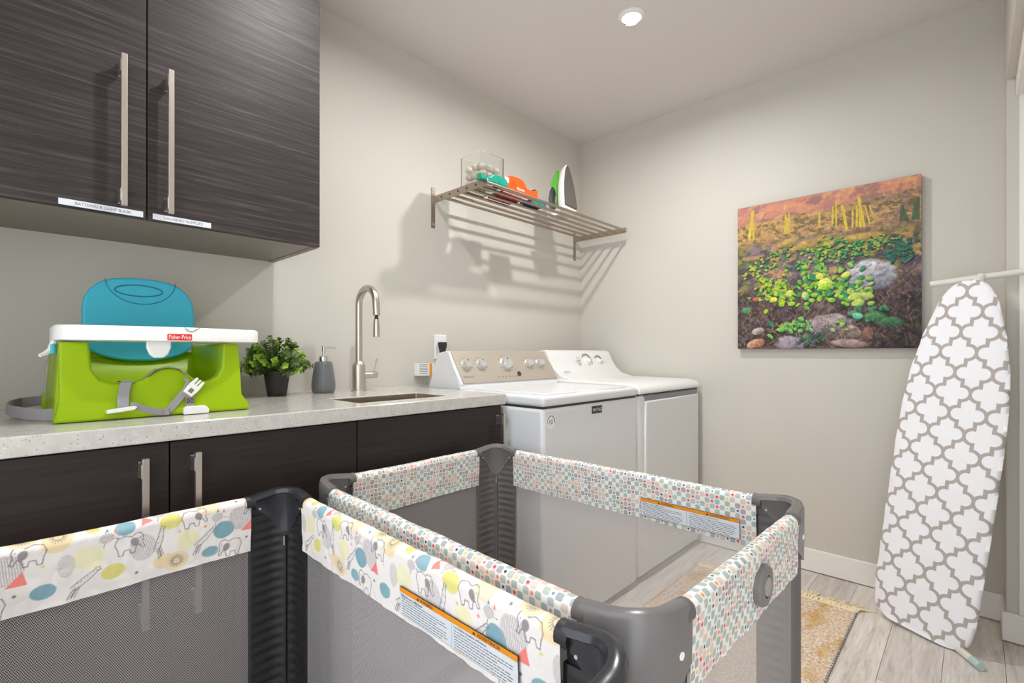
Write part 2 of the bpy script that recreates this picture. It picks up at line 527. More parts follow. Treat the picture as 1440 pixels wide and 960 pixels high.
structure(build(MB().box(0, .1, -2.7, 0, 0, H), 'wall_right', M_WALL))
structure(build(MB().box(XL-.1, XL, -.72, 0, 0, H).box(XL-.1, XL, -2.12, -.72, 2.12, H), 'wall_left', M_WALL))  # unseen wall, opening shaped to let world light in from the left
structure(build(MB().box(XL-.1, .1, -3.3, -3.2, 0, H), 'wall_light_block', M_WALL))  # unseen wall added to block world light beyond the front opening
# front wall: short nib beside the right wall and a header over the wide opening
wf = MB().box(-.165, 0, -2.12, -2.0, 0, H).box(XL, -.165, -2.12, -2.0, 2.04, H)
structure(build(wf, 'wall_front', M_WALL))
structure(build(MB().box(-1.76, -.168, -2.042, -2.024, 1.972, 2.06), 'trim_1', M_TRIM, bevel=.002))
structure(build(MB().box(-.97, -.178, -2.116, -2.082, .012, 2.02), 'door_1', M_DOORW, bevel=.003))
structure(build(MB().box(-1.76, -.93, -2.156, -2.122, .012, 2.02), 'door_2', M_DOORW, bevel=.003))
structure(build(MB().box(-.176, -.1655, -2.12, -2.032, .109, 2.039), 'trim_2', M_TRIM))
# baseboards
bb = 0.108
structure(build(MB().box(-.014, 0, -2.0, -.05, .004, bb), 'baseboard_right', M_TRIM, bevel=.003))
structure(build(MB().box(-.175, -.014, -2.0, -1.988, .004, bb).box(-.179, -.165, -2.056, -1.988, .004, bb), 'baseboard_front', M_TRIM, bevel=.003))

# ------------------------------------------------------------------ ceiling lamps
for k, (lx, ly) in enumerate(LAMPS):
    t = thing('recessed_downlight', ['small round recessed ceiling light above the washer and dryer', 'small round recessed ceiling light above the dark wall cabinet'][k], 'ceiling light', (lx, ly, H), 'recessed ceiling lights')
    build(MB().lathe([(.040, -.012), (.042, -.0125), (.055, -.003), (.055, 0.0), (.040, 0.0)], (lx, ly, H), 40, cap=False), 'trim_ring', M_WHITE, t, smooth=True)
    build(MB().lathe([(.0395, -.007), (.0395, -.002)], (lx, ly, H), 40), 'lens', M_EMIT, t)
    ld = bpy.data.lights.new('downlight_lamp', 'AREA'); ld.shape = 'DISK'; ld.size = .075; ld.energy = LAMP_W[k]; ld.color = LAMP_COLOR; ld.spread = math.radians(170)
    lo = bpy.data.objects.new('downlight_lamp', ld); COL.objects.link(lo); lo.parent = t; lo.location = (0, 0, -.014)

# ------------------------------------------------------------------ cabinets
def bar_handle(x, z0, z1, yf, parent, out=.042, w=.012):
    mb = MB().box(x-w/2, x+w/2, yf-out, yf-out+w, z0, z1)
    for z in (z0+.012, z1-.042):
        mb.box(x-w/2-.001, x-w/2+.004, yf-out+w*.5, yf-.001, z, z+.030)
        mb.box(x-w/2-.001, x+w/2+.001, yf-.0022, yf-.0006, z-.002, z+.032)
        mb.box(x-w/2, x+w/2, yf-out+w, yf-.001, z+.011, z+.019)
    return build(mb, 'handle', M_NICKEL, parent, bevel=.001, label='brushed nickel bar handle')

YU = -.383
uc = thing('wall_cabinet', 'dark wood-grain wall cabinet with two doors and long nickel handles', 'cabinet', (-2.431, 0, 1.387))
X0, X1, XS, ZB, ZT = -2.884, -1.978, -2.431, 1.387, 2.30
c = MB().box(X0, X0+.018, YU+.021, 0, ZB, ZT).box(X1-.018, X1, YU+.021, 0, ZB, ZT).box(X0+.018, X1-.018, YU+.021, 0, ZT-.018, ZT).box(X0+.018, X1-.018, -.012, 0, ZB+.004, ZT)
build(c, 'carcass', M_UNDER, uc)
build(MB().box(X0+.018, X1-.018, YU+.021, -.001, ZB+.002, ZB+.02), 'bottom_panel', M_UNDER, uc)
build(MB().box(X1-.0003, X1+.0012, YU+.021, 0, ZB, ZT), 'side_panel', M_CAB, uc)
for (a, b, hx, txt, la, lb) in ((X0+.001, XS-.0015, -2.482, 'BATTERIES & LIGHT BULBS', -2.597, -2.439), (XS+.0015, X1, -2.387, 'LAUNDRY SUPPLIES', -2.419, -2.287)):
    d = build(MB().box(a, b, YU, YU+.019, ZB+.001, ZT), 'door', M_CAB, uc, bevel=.0012)
    bar_handle(hx, 1.405, 1.772, YU, d)
    lc, lz = (la+lb)/2, 1.3985
    build(MB().box(la, lb, YU-.0008, YU-.0001, lz-.0072, lz+.0072), 'label_strip', M_TAPE, d, label='white printed label strip')
    mb = MB(); text_mb(mb, txt, (lc+.002, YU-.0009, lz), (1,0,0), (0,0,1), width=(lb-la)*.66, height=.0062, n=(0,-1,0), lift=.0003)
    build(mb, 'label_text', M_GREYTXT, d, fix=False)

YL = -.63
def base_cab(name, label, x0, x1, doors, zb=.10, zt=.857):
    t = thing(name, label, 'cabinet', ((x0+x1)/2, -.3, 0))
    c = MB().box(x0, x0+.018, YL+.021, -.01, zb, zt-.002).box(x1-.018, x1, YL+.021, -.01, zb, zt-.002).box(x0+.018, x1-.018, YL+.021, -.01, zb, zb+.018).box(x0+.018, x1-.018, -.02, -.01, zb+.018, zt-.002)
    build(c, 'carcass', M_CABLOW, t)
    build(MB().box(x0, x1, -.56, -.545, 0.001, zb), 'toe_kick', M_CABLOW, t)
    for (a, b, hx) in doors:
        d = build(MB().box(a+.0015, b-.0015, YL, YL+.019, zb+.004, zt-.005), 'door', M_CABLOW, t, bevel=.0012)
        bar_handle(hx, .473, .828, YL, d, .04)
    return t
base_cab('base_cabinet', 'dark espresso base cabinet with two doors under the booster seat', -2.884, -1.984, [(-2.884, -2.433, -2.482), (-2.433, -1.984, -2.387)])
base_cab('sink_cabinet', 'dark espresso single-door sink cabinet beside the washing machine', -1.984, -1.396, [(-1.984, -1.396, -1.418)])
base_cab('base_cabinet', 'narrow dark espresso base cabinet against the left wall', XL+.016, -2.884, [(XL+.016, -2.884, -2.93)])

# ------------------------------------------------------------------ countertop, sink, faucet
CT, CB = .896, .857
SX0, SX1, SY0, SY1 = -1.94, -1.585, -.56, -.36
xs, ys = [XL+.001, SX0, SX1, -1.392], [-.65, SY0, SY1, 0.0]
mb = MB()
bm = {}
def vid(i, j, z):
    k = (i, j, z)
    if k not in bm: bm[k] = len(mb.v); mb.v.append((xs[i], ys[j], z))
    return bm[k]
for i in range(3):
    for j in range(3):
        if (i, j) == (1, 1): continue
        mb.f.append((vid(i,j,CT), vid(i+1,j,CT), vid(i+1,j+1,CT), vid(i,j+1,CT)))
        mb.f.append((vid(i,j,CB), vid(i,j+1,CB), vid(i+1,j+1,CB), vid(i+1,j,CB)))
for i in range(3):
    mb.f += [(vid(i,0,CB), vid(i+1,0,CB), vid(i+1,0,CT), vid(i,0,CT)), (vid(i,3,CB), vid(i,3,CT), vid(i+1,3,CT), vid(i+1,3,CB)),
             (vid(0,i,CB), vid(0,i,CT), vid(0,i+1,CT), vid(0,i+1,CB)), (vid(3,i,CB), vid(3,i+1,CB), vid(3,i+1,CT), vid(3,i,CT))]
mb.f += [(vid(1,1,CB), vid(1,1,CT), vid(2,1,CT), vid(2,1,CB)), (vid(1,2,CB), vid(2,2,CB), vid(2,2,CT), vid(1,2,CT)),
         (vid(1,1,CB), vid(1,2,CB), vid(1,2,CT), vid(1,1,CT)), (vid(2,1,CB), vid(2,1,CT), vid(2,2,CT), vid(2,2,CB))]
ct = build(mb, 'countertop', M_QUARTZ, bevel=.003, seg=3)
tag(ct, 'white speckled quartz countertop over dark base cabinets', 'countertop')

sk = thing('sink', 'undermount stainless steel sink set into the white countertop', 'sink', ((SX0+SX1)/2, (SY0+SY1)/2, .68))
def bowl(x0, x1, y0, y1, zt, zb, r=.03, th=.002):
    def ring(z, e):
        pts = []
        for (cx, cy, a0) in ((x1-r, y1-r, 0), (x0+r, y1-r, PI/2), (x0+r, y0+r, PI), (x1-r, y0+r, 1.5*PI)):
            for k in range(5):
                a = a0 + k*PI/8; pts.append((cx+(r+e)*math.cos(a), cy+(r+e)*math.sin(a), z))
        return pts
    return MB().loft([ring(zt, 0), ring(zb+.02, -.002), ring(zb, -.018), ring(zb-th, -.016), ring(zb+.02, -.0005), ring(zt, .0015)], True, False).add(ring(zb, -.018), [tuple(range(20))])
build(bowl(SX0+.003, SX1-.003, SY0+.003, SY1-.003, CT-.004, .68, r=.012), 'basin', M_STEEL, sk, smooth=True)
build(MB().lathe([(.036, .0005), (.036, .003), (.030, .0035), (.02, .001)], ((SX0+SX1)/2, (SY0+SY1)/2, .68), 28), 'drain', M_CHROME, sk, smooth=True)

fx, fy = -1.70, -.13
fc = thing('faucet', 'brushed nickel gooseneck pull-down faucet behind the sink', 'faucet', (fx, fy, CT))
build(MB().lathe([(.031, 0), (.031, .004), (.0255, .006), (.0255, .10), (.024, .106), (.018, .118), (.0145, .120)], (fx, fy, CT), 32), 'base', M_NICKEL, fc, smooth=True)
R = .064; zc = 1.313-.0135-R
pts = [(fx, fy, CT+.10), (fx, fy, CT+.2), (fx, fy, zc-.01)] + [(fx, fy-R+R*math.cos(a), zc+R*math.sin(a)) for a in [PI*k/16 for k in range(17)]]
pts += [(fx, fy-2*R-.002, zc-.02), (fx, fy-2*R-.004, zc-.045)]
build(MB().tube(pts, .0138, 18), 'spout', M_NICKEL, fc, smooth=True)
sx, sy, sz = fx, fy-2*R-.004, zc-.045
build(MB().lathe([(.006, 0), (.0065, -.006), (.009, -.016), (.006, -.018)], (sx, sy, sz), 20), 'hose_joint', M_PLUG, fc, smooth=True)
build(MB().lathe([(.0095, -.014), (.0105, -.02), (.012, -.03), (.0128, -.075), (.0125, -.082), (.009, -.083)], (sx, sy, sz), 24), 'spray_head', M_NICKEL, fc, smooth=True)
hb = build(MB().lathe([(.0135, .02), (.0135, .045), (.0125, .046), (.0125, .049), (.0135, .05), (.0135, .078), (.0115, .081)], (fx, fy, CT+.062), 24, 'x'), 'handle_hub', M_NICKEL, fc, smooth=True)
build(MB().tube([(fx+.066, fy, CT+.07), (fx+.072, fy-.002, CT+.095), (fx+.082, fy-.004, CT+.128)], [.0032, .0032, .0042], 10), 'lever', M_NICKEL, hb, smooth=True)

# ------------------------------------------------------------------ soap dispenser
px, py = -1.838, -.115
sd = thing('soap_dispenser', 'ribbed grey ceramic soap dispenser with chrome pump beside the faucet', 'soap dispenser', (px, py, CT))
build(MB().lathe([(.034, 0), (.038, .002), (.0415, .012), (.0425, .03), (.040, .055), (.036, .085), (.0315, .112), (.028, .118), (.018, .120)], (px, py, CT), 96, 'z', lambda a, h: 1 + .022*abs(math.cos(9*a))), 'bottle', M_SOAP, sd, smooth=True, ang=60)
build(MB().lathe([(.0175, .118), (.0175, .136), (.016, .139), (.006, .140)], (px, py, CT), 28), 'collar', M_CHROME, sd, smooth=True)
pu = build(MB().lathe([(.0045, .139), (.0045, .158), (.0065, .159), (.0065, .176), (.005, .178)], (px, py, CT), 20), 'pump', M_CHROME, sd, smooth=True)
build(MB().tube([(px, py, CT+.171), (px+.028, py-.012, CT+.172), (px+.040, py-.018, CT+.169)], [.0038, .0034, .0028], 10), 'nozzle', M_CHROME, pu, smooth=True)

# ------------------------------------------------------------------ potted plant
px, py = -2.015, -.13
pp = thing('potted_plant', 'small bushy green plant in a black plastic pot', 'plant', (px, py, CT))
build(MB().lathe([(.030, 0), (.031, .002), (.042, .078), (.044, .079), (.0445, .088), (.040, .088), (.039, .074), (.010, .072)], (px, py, CT), 32), 'pot', M_POT, pp, smooth=True)
build(MB().lathe([(.0385, .070), (.0385, .075), (.02, .079)], (px, py, CT), 20), 'soil', M_SOIL, pp, smooth=True)
LV, LF, LC, ST = [], [], [], MB()
rr = random.Random(5)
cz = CT+.118
for k in range(120):
    u = rr.uniform(-.55, 1); a = rr.uniform(0, 2*PI); s = math.sqrt(max(0, 1-u*u))
    q = rr.uniform(.72, 1.05)
    tip = Vector((px + .112*s*math.cos(a)*q, py + .098*s*math.sin(a)*q, cz + .085*u*q))
    if tip.y > -.012: tip.y = -.012 - rr.uniform(0, .02)
    root = Vector((px + .02*math.cos(a), py + .02*math.sin(a), CT+.074))
    mid = (root+tip)/2 + Vector((0, 0, .02)) + (tip-root)*.05
    path = [(1-t)**2*root + 2*t*(1-t)*mid + t*t*tip for t in (0, .35, .7, 1)]
    ST.tube(path, [.0012, .001, .0009, .0006], 4, False)
    bright = 1.0 if rr.random() < .38 else 0.0
    for m in range(8):
        t = 1 - m*.085
        p0 = (1-t)**2*root + 2*t*(1-t)*mid + t*t*tip
        d = (tip-mid).normalized()
        for sgn in (0, 1):
            aa = m*1.9 + sgn*PI + rr.uniform(-.4, .4)
            o1 = d.orthogonal().normalized(); o2 = d.cross(o1)
            out = (o1*math.cos(aa) + o2*math.sin(aa) + d*rr.uniform(.3, .9)).normalized()
            side = out.cross(d if abs(out.dot(d)) < .95 else o1).normalized()
            L = rr.uniform(.013, .019); W = L*.42; nn = side.cross(out)*L*.16
            b = len(LV)
            LV += [p0, p0+out*L*.35+side*W+nn, p0+out*L*.75+side*W*.8+nn, p0+out*L, p0+out*L*.75-side*W*.8+nn, p0+out*L*.35-side*W+nn, p0+out*L*.5]
            LF += [(b, b+1, b+6), (b+1, b+2, b+6), (b+2, b+3, b+6), (b+3, b+4, b+6), (b+4, b+5, b+6), (b+5, b, b+6)]
            g = rr.random()
            cc = (132+44*g, 170+36*g, 52+24*g) if bright and m < 6 else (66+56*g, 94+50*g, 46+30*g)
            LC += [LINA(cc)]*7
lm = MB(); lm.v = [tuple(v) for v in LV]; lm.f = LF
fo = build(lm, 'foliage', M_LEAF, pp, fix=False, kind='stuff')
_a = fo.data.color_attributes.new('print', 'FLOAT_COLOR', 'POINT')
_c = np.ones((len(LV), 4), dtype=np.float32); _c[:, :3] = np.array(LC); _a.data.foreach_set('color', _c.ravel())
build(ST, 'stems', M_STEM, pp, kind='stuff')
# ------------------------------------------------------------------ washing machine
WX0, WX1, WYF, WYB = -1.376, -.716, -.815, -.14
w = thing('washing_machine', 'white top-load washing machine with champagne control panel next to the countertop', 'washing machine', ((WX0+WX1)/2, (WYF+WYB)/2, 0))
build(MB().box(WX0, WX1, WYF, WYB, .022, .850), 'body', M_APPL, w, bevel=.014, seg=4, smooth=True)
build(MB().box(WX0+.006, WX1-.006, WYF+.006, WYB, .848, .857), 'seam', M_GAP, w)
top = build(MB().box(WX0-.002, WX1+.002, WYF-.004, WYB, .856, .893), 'top_panel', M_APPL, w, bevel=.012, seg=4, smooth=True)
lid = build(MB().box(WX0+.05, WX1-.05, WYF+.03, -.40, .892, .899), 'lid', M_APPL, w, bevel=.004, seg=3, smooth=True)
build(MB().box(WX0+.24, WX1-.24, WYF+.015, WYF+.034, .890, .8945), 'lid_grip', M_APPL2, lid, bevel=.002)
for (a, b) in ((WX0+.05, WYF+.06), (WX1-.05, WYF+.06), (WX0+.05, WYB-.05), (WX1-.05, WYB-.05)):
    build(MB().lathe([(.022, 0.001), (.022, .012), (.012, .014), (.012, .024)], (a, b, 0), 16), 'foot', M_PLUG, w, smooth=True)
# console (side profile y,z)
def prof_x(prof, x0, x1): return MB().prism([(p[0], p[1]) for p in prof], (x0, 0, 0), (0,1,0), (0,0,1), (1,0,0), x1-x0)
F0, F1 = Vector((0, -.362, .912)), Vector((0, -.286, 1.050))
cons = [(-.368, .892), (-.366, .908), (-.292, 1.046), (-.282, 1.053), (-.270, 1.055), (-.215, 1.046), (-.15, .892)]
con = build(prof_x(cons, WX0+.004, WX1-.004), 'console', M_APPL, w, bevel=.004, seg=3, smooth=True)
fn = Vector((0, -(F1.z-F0.z), (F1.y-F0.y))).normalized()
fu = (F1-F0).normalized()
def face_pt(x, s, off=0.0): return Vector((x, 0, 0)) + F0 + fu*s + fn*off
L = (F1-F0).length
pl = [face_pt(WX0+.026, .004, .0085), face_pt(WX1-.008, .004, .0085), face_pt(WX1-.022, L+.001, .0085), face_pt(WX0+.014, L+.001, .0085)]
build(MB().loft([[p - fn*.009 for p in pl], pl]), 'control_panel', M_CONSOLE, w, bevel=.0015)
for (u0) in (WX0+.004, ):
    build(MB().tube([face_pt(u0+.010, .0, .002), face_pt(u0+.002, L*.5, .002), face_pt(u0+.004, L-.002, .001)], .007, 10), 'end_trim', M_APPL2, w, smooth=True)
def fit_s(z): return (z-F0.z)/fu.z
def knob_on(pt, n, r, h, parent, up):
    n = Vector(n); mb = MB(); u = Vector(up); wv = n.cross(u)
    rings = []
    for (q, k) in ((r*1.16, 0), (r*1.16, .003), (r, .005), (r*.97, h*.8), (r*.86, h), (r*.3, h*.96)):
        rings.append([pt + n*k + (u*math.cos(2*PI*a/28)+wv*math.sin(2*PI*a/28))*q for a in range(28)])
    o = build(mb.loft(rings), 'knob', M_KNOB, parent, smooth=True)
    build(MB().disc(pt + n*(h-.0005) + u*r*.6, n, r*.13, .001, 10), 'pointer', M_DARKMARK, o)
    return o
for (x, r) in ((-1.305, .021), (-1.217, .021), (-1.059, .030), (-.899, .021), (-.818, .021)):
    knob_on(face_pt(x, fit_s(.992), .0085), fn, r, .022, w, fu)
mb = MB(); text_mb(mb, 'MAYTAG', face_pt(-1.312, fit_s(.941), .009), (1,0,0), fu, width=.058, height=.008, n=fn)
build(mb, 'maker_name', M_GREYMARK, w, fix=False)
mb = MB()
for i in range(6): mb.disc(face_pt(-1.135+i*.024, fit_s(.935), .0085), fn, .0035, .0006, 10)
for (x, r) in ((-1.305, .021), (-1.217, .021), (-1.059, .030), (-.899, .021), (-.818, .021)):
    for a in range(-4, 5):
        th = a*.5
        q = face_pt(x, fit_s(.992), .0085) + (fu*math.cos(th) + Vector((1,0,0))*math.sin(th))*(r+.012)
        mb.box(q.x-.004, q.x+.004, q.y-.0006, q.y+.0006, q.z-.0009, q.z+.0009)
build(mb, 'dial_marks', M_GREYMARK, w, kind='stuff')
build(MB().disc(face_pt(-.995, fit_s(.945), .0085), fn, .011, .004, 20), 'start_button', M_DARKMARK, w)
# badge + sticker on the front
bd = build(MB().box(-1.075, -1.004, WYF-.002, WYF, .806, .836), 'badge', M_DARKMARK, w, bevel=.0008)
mb = MB(); text_mb(mb, 'MAYTAG', (-1.0395, WYF-.0022, .821), (1,0,0), (0,0,1), width=.058, height=.013, n=(0,-1,0))
build(mb, 'badge_text', M_WHITEP, bd, fix=False)
sx, sz = -1.332, .802
stk = build(MB().disc((sx, WYF-.0002, sz), (0,-1,0), .026, .0006, 28), 'sticker', M_WHITEP, w, label='round warranty sticker')
mb = MB()
for k in range(9):
    a = PI*(1.02 - k*.13); q = (sx+.020*math.cos(a), sz+.020*math.sin(a)); mb.box(q[0]-.002, q[0]+.002, WYF-.0012, WYF-.0007, q[1]-.003, q[1]+.003)
build(mb, 'sticker_arc', plain('maroon_print', (120, 58, 66), .5), stk)
mb = MB(); text_mb(mb, '10', (sx, WYF-.0008, sz-.001), (1,0,0), (0,0,1), height=.018, n=(0,-1,0))
build(mb, 'sticker_text', M_BLACKP, stk, fix=False)

# ------------------------------------------------------------------ dryer
DX0, DX1 = -.700, -.036
d = thing('clothes_dryer', 'white front-load clothes dryer with curved console in the room corner', 'dryer', ((DX0+DX1)/2, (WYF+WYB)/2, 0))
DYF = -.815
build(MB().box(DX0, DX1, DYF, WYB, .022, .856), 'body', M_APPL, d, bevel=.022, seg=5, smooth=True)
build(MB().box(DX0+.008, DX1-.008, DYF+.008, WYB, .852, .860), 'seam', M_GAP, d)
dt = [(-.15, .858), (DYF-.004, .858), (DYF-.006, .866), (DYF-.002, .882), (DYF+.018, .897), (DYF+.06, .905), (-.45, .908), (-.15, .908)]
build(prof_x(dt, DX0-.002, DX1+.006), 'top_panel', M_APPL2, d, bevel=.012, seg=4, smooth=True, ang=50)
dc = [(-.150, .90), (-.46, .905), (-.40, .913), (-.345, .930), (-.305, .962), (-.275, 1.005), (-.258, 1.045), (-.246, 1.058), (-.228, 1.063), (-.19, 1.055), (-.15, 1.0)]
build(prof_x(dc, DX0+.03, DX1-.02), 'console', M_APPL2, d, bevel=.010, seg=4, smooth=True, ang=50)
# front door with recessed grip above it
build(MB().box(DX0+.05, DX1-.028, DYF-.0015, DYF+.01, .822, .851), 'grip_recess', plain('recess_grey', (132, 134, 140), .4), d, bevel=.004, seg=3)
build(MB().box(DX0+.05, DX1-.028, DYF-.009, DYF+.005, .14, .826), 'door', M_APPL, d, bevel=.008, seg=4, smooth=True)
for (a, b) in ((DX0+.05, DYF+.06), (DX1-.05, DYF+.06), (DX0+.05, WYB-.05), (DX1-.05, WYB-.05)):
    build(MB().lathe([(.022, 0.001), (.022, .012), (.012, .014), (.012, .024)], (a, b, 0), 16), 'foot', M_PLUG, d, smooth=True)
n2 = Vector((0, -.92, .39)).normalized(); u2 = Vector((0, .39, .92)).normalized()
k1 = Vector((-.336, -.279, .997)); k2 = Vector((-.214, -.279, .996))
for (p, r) in ((k1, .026), (k2, .017)):
    mb = MB(); ring = []
    wv = n2.cross(u2)
    for t in range(25):
        a = PI*.65 + 2*PI*.82*t/24
        ring.append(p + (u2*math.cos(a)+wv*math.sin(a))*(r+.019) + n2*.004)
    build(mb.tube(ring, .0026, 6), 'dial_arc', M_GREYMARK, d, smooth=True)
    rings = []
    for (q, k) in ((r, 0), (r, .012), (r*.9, .017), (r*.55, .018), (r*.5, .028), (r*.3, .03)):
        rings.append([p + n2*(k-.004) + (u2*math.cos(2*PI*a/28)+wv*math.sin(2*PI*a/28))*q for a in range(28)])
    build(MB().loft(rings), 'knob', M_WHITE, d, smooth=True)
build(MB().disc(Vector((-.150, -.281, .985)), n2, .008, .006, 16), 'start_button', M_GREYMARK, d)
mb = MB()
for k in range(7): mb.box(-.445+.004*(k % 3), -.405, -.2812-.0006-(k*.0026), -.2804-(k*.0026), 1.02-k*.008, 1.0212-k*.008)
text_mb(mb, 'amana', (-.60, -.334, .944), (1,0,0), (0,.62,.78), width=.05, height=.010, n=(0,-.78,.62), lift=.003)
build(mb, 'panel_print', M_GREYMARK, d, fix=False, kind='stuff')

# ------------------------------------------------------------------ outlet, plug, hang tag on the wall
ot = thing('wall_outlet', 'white wall outlet plate above the washing machine console', 'outlet', (-1.19, 0, 1.076))
build(MB().box(-1.228, -1.153, -.006, 0, 1.016, 1.136), 'plate', M_WHITE, ot, bevel=.003, seg=3)
for z in (1.055, 1.10): build(MB().box(-1.206, -1.174, -.0075, -.004, z-.017, z+.017), 'socket', M_WHITE, ot, bevel=.001)
pg = thing('power_plug', 'black power plug pushed into the white wall outlet', 'plug', (-1.19, -.0105, 1.06))
o1 = [(-.019, .02), (.019, .02), (.019, .005), (.006, -.038), (-.006, -.038), (-.019, .005)]
build(MB().prism(o1, (-1.19, -.0077, 1.080), (1,0,0), (0,0,1), (0,-1,0), .026), 'plug_body', M_PLUG, pg, bevel=.003)
build(MB().tube([(-1.19, -.02, 1.044), (-1.19, -.022, 1.02), (-1.186, -.03, .98), (-1.18, -.05, .93), (-1.18, -.08, .86), (-1.17, -.10, .6)], .004, 8), 'cord', M_PLUG, pg, smooth=True)
tg = thing('leaflet', 'folded white leaflet with orange stripe on the wall beside the washer', 'leaflet', (-1.29, -.002, .97))
lp = MB().loft([[(-1.345, -.002, z), (-1.335, -.018, z), (-1.29, -.034, z), (-1.246, -.028, z), (-1.246, -.026, z), (-1.29, -.032, z), (-1.334, -.016, z), (-1.344, -.001, z)] for z in (.94, .999)])
build(lp, 'sheet', M_WHITE, tg, smooth=True)
build(MB().loft([[(-1.278, -.0338, z), (-1.262, -.0312, z), (-1.262, -.0306, z), (-1.278, -.0332, z)] for z in (.942, .998)]), 'stripe', M_ORANGE_P, tg)
mb = MB()
for k in range(6): mb.loft([[(-1.328, -.0205-.0006, z), (-1.290, -.0345, z), (-1.290, -.0341, z), (-1.328, -.0203, z)] for z in (.950+k*.008, .9525+k*.008)])
build(mb, 'print_lines', M_GREYTXT, tg, kind='stuff')

# ------------------------------------------------------------------ wall drying rack
SZ = 1.790; SF = -.388
rk = thing('wall_rack', 'wall-mounted stainless steel slatted drying rack above the washer', 'rack', (-.655, 0, SZ))
RX0, RX1 = -1.234, -.076
for x in (RX0, RX1):
    build(MB().box(x-.011, x+.011, -.005, 0, 1.655, 1.850), 'wall_plate', M_RACK, rk, bevel=.001)
    mb = MB().box(x-.003, x+.003, SF+.012, -.005, SZ-.016, SZ+.016)
    mb.prism([(.012*math.cos(a), .016*math.sin(a)) for a in [PI/2 + PI*k/10 for k in range(11)]], (x-.003, SF+.012, SZ), (0,1,0), (0,0,1), (1,0,0), .006)
    ar = build(mb, 'arm', M_RACK, rk, bevel=.0008)
    for z in (1.672, 1.838):
        build(MB().disc((x, -.0052, z), (0,-1,0), .0042, .002, 14), 'screw', M_KNOB, rk)
RY = [-.072 - k*.0604 for k in range(6)]
for y in RY:
    build(MB().tube([(RX0-.004, y, SZ), (RX1+.004, y, SZ)], .0072, 12), 'rod', M_RACK, rk, smooth=True)
    build(MB().lathe([(.0045, -.0052), (.0045, -.0046)], (RX0, y, SZ), 12, 'x'), 'rod_end', M_GAP, rk)
ST_ = SZ + .0074
# square glass vase with pods
jx, jy, s, h = -1.150, -.262, .072, .146
jr = thing('glass_vase', 'square clear glass vase holding pale pods on the rack', 'vase', (jx, jy, ST_))
def sq(e, z, r=.008):
    pts = []
    for (sx_, sy_, a0) in ((1,1,0), (-1,1,PI/2), (-1,-1,PI), (1,-1,1.5*PI)):
        for k in range(4):
            a = a0 + k*PI/6; pts.append((jx+sx_*(e-r)+r*math.cos(a), jy+sy_*(e-r)+r*math.sin(a), z))
    return pts
mb = MB().loft([sq(s, ST_), sq(s, ST_+h), sq(s-.004, ST_+h), sq(s-.004, ST_+.008)])
build(mb, 'glass', M_GLASS, jr, smooth=True, ang=30)
rr = random.Random(3)
for k in range(27):
    lay = k // 9; i = k % 9
    c = (jx-.042+(i % 3)*.042+rr.uniform(-.003, .003), jy-.042+(i//3)*.042+rr.uniform(-.003, .003), ST_+.0245+lay*.033)
    po = thing('laundry_pod', 'pale laundry pod piled inside the square glass vase', 'pod', c, 'pods in the glass vase')
    rx, ry, rz = rr.uniform(.018, .0195), rr.uniform(.018, .0195), .0155
    build(MB().loft([[(c[0]+rx*math.sin(t)*math.cos(a), c[1]+ry*math.sin(t)*math.sin(a), c[2]-rz*math.cos(t)) for a in [2*PI*q/12 for q in range(12)]] for t in [.15+(PI-.3)*q/6 for q in range(7)]]), 'film', M_PEACH, po, smooth=True)
    build(MB().disc((c[0], c[1], c[2]+rz*.99), (0,0,1), .007, .0006, 12), 'gel_spot', plain('gel_spot', [(236, 200, 190), (206, 222, 196), (240, 214, 180)][k % 3], .3), po)

def tape_dispenser(label, mat, x, y, z, L, flip=1, text=None, spot=True, hgt=.072):
    t = thing('tape_dispenser', label, 'tape dispenser', (x, y, z), 'tape dispensers on the rack')
    out = []
    # side outline: rounded loop on one end, low snout on the other
    prof = [(-.5, .0), (.5, .0), (.5, .62), (.44, .60), (.30, .46), (.16, .50), (.10, .78), (.02, .96), (-.12, 1.0), (-.30, .98), (-.42, .86), (-.48, .62), (-.5, .3)]
    out = [(flip*p[0]*L, p[1]*hgt) for p in prof]
    build(MB().prism(out, (x, y+.016, z), (1,0,0), (0,0,1), (0,-1,0), .032), 'body', mat, t, bevel=.003, seg=3, smooth=True)
    build(MB().lathe([(.014, -.0172), (.014, .0172)], (x-flip*.17*L, y, z+hgt*.6), 24, 'y'), 'hub', mat, t, smooth=True)
    build(MB().box(x+flip*.42*L-.002, x+flip*.42*L+.006, y-.013, y+.013, z+hgt*.61, z+hgt*.66), 'cutter', M_GAP, t)
    if spot: build(MB().box(x-flip*.44*L-.014, x-flip*.44*L+.014, y-.0169, y-.0158, z+.030, z+.054), 'price_label', plain('pale_blue_label', (206, 214, 232), .5), t)
    if text:
        mb = MB(); text_mb(mb, text, (x-.01, y-.0163, z+.020), (1,0,0), (0,0,1), width=.05, height=.014, n=(0,-1,0))
        build(mb, 'lettering', M_WHITEP, t, fix=False)
tape_dispenser('orange handheld tape dispenser on the rack near the glass vase', M_ORANGE, -.985, -.345, ST_, .235, 1, 'Home')
tape_dispenser('teal handheld tape dispenser in front of the glass vase', M_TEAL, -1.180, -.362, ST_, .165, -1, None, False, .040)
cb = thing('card_box', 'flat crimson box lying on the rack behind the orange dispenser', 'box', (-.98, -.24, ST_))
build(MB().box(-1.055, -.905, -.285, -.20, ST_, ST_+.018), 'carton', M_CRIM, cb, bevel=.001)
build(MB().box(-1.04, -.92, -.2855, -.2848, ST_+.004, ST_+.014), 'band', M_WHITEP, cb)
cb = thing('card_box', 'flat navy box lying on the rack between dispenser and iron', 'box', (-.80, -.25, ST_))
build(MB().box(-.865, -.745, -.31, -.235, ST_, ST_+.016), 'carton', M_NAVY, cb, bevel=.001)
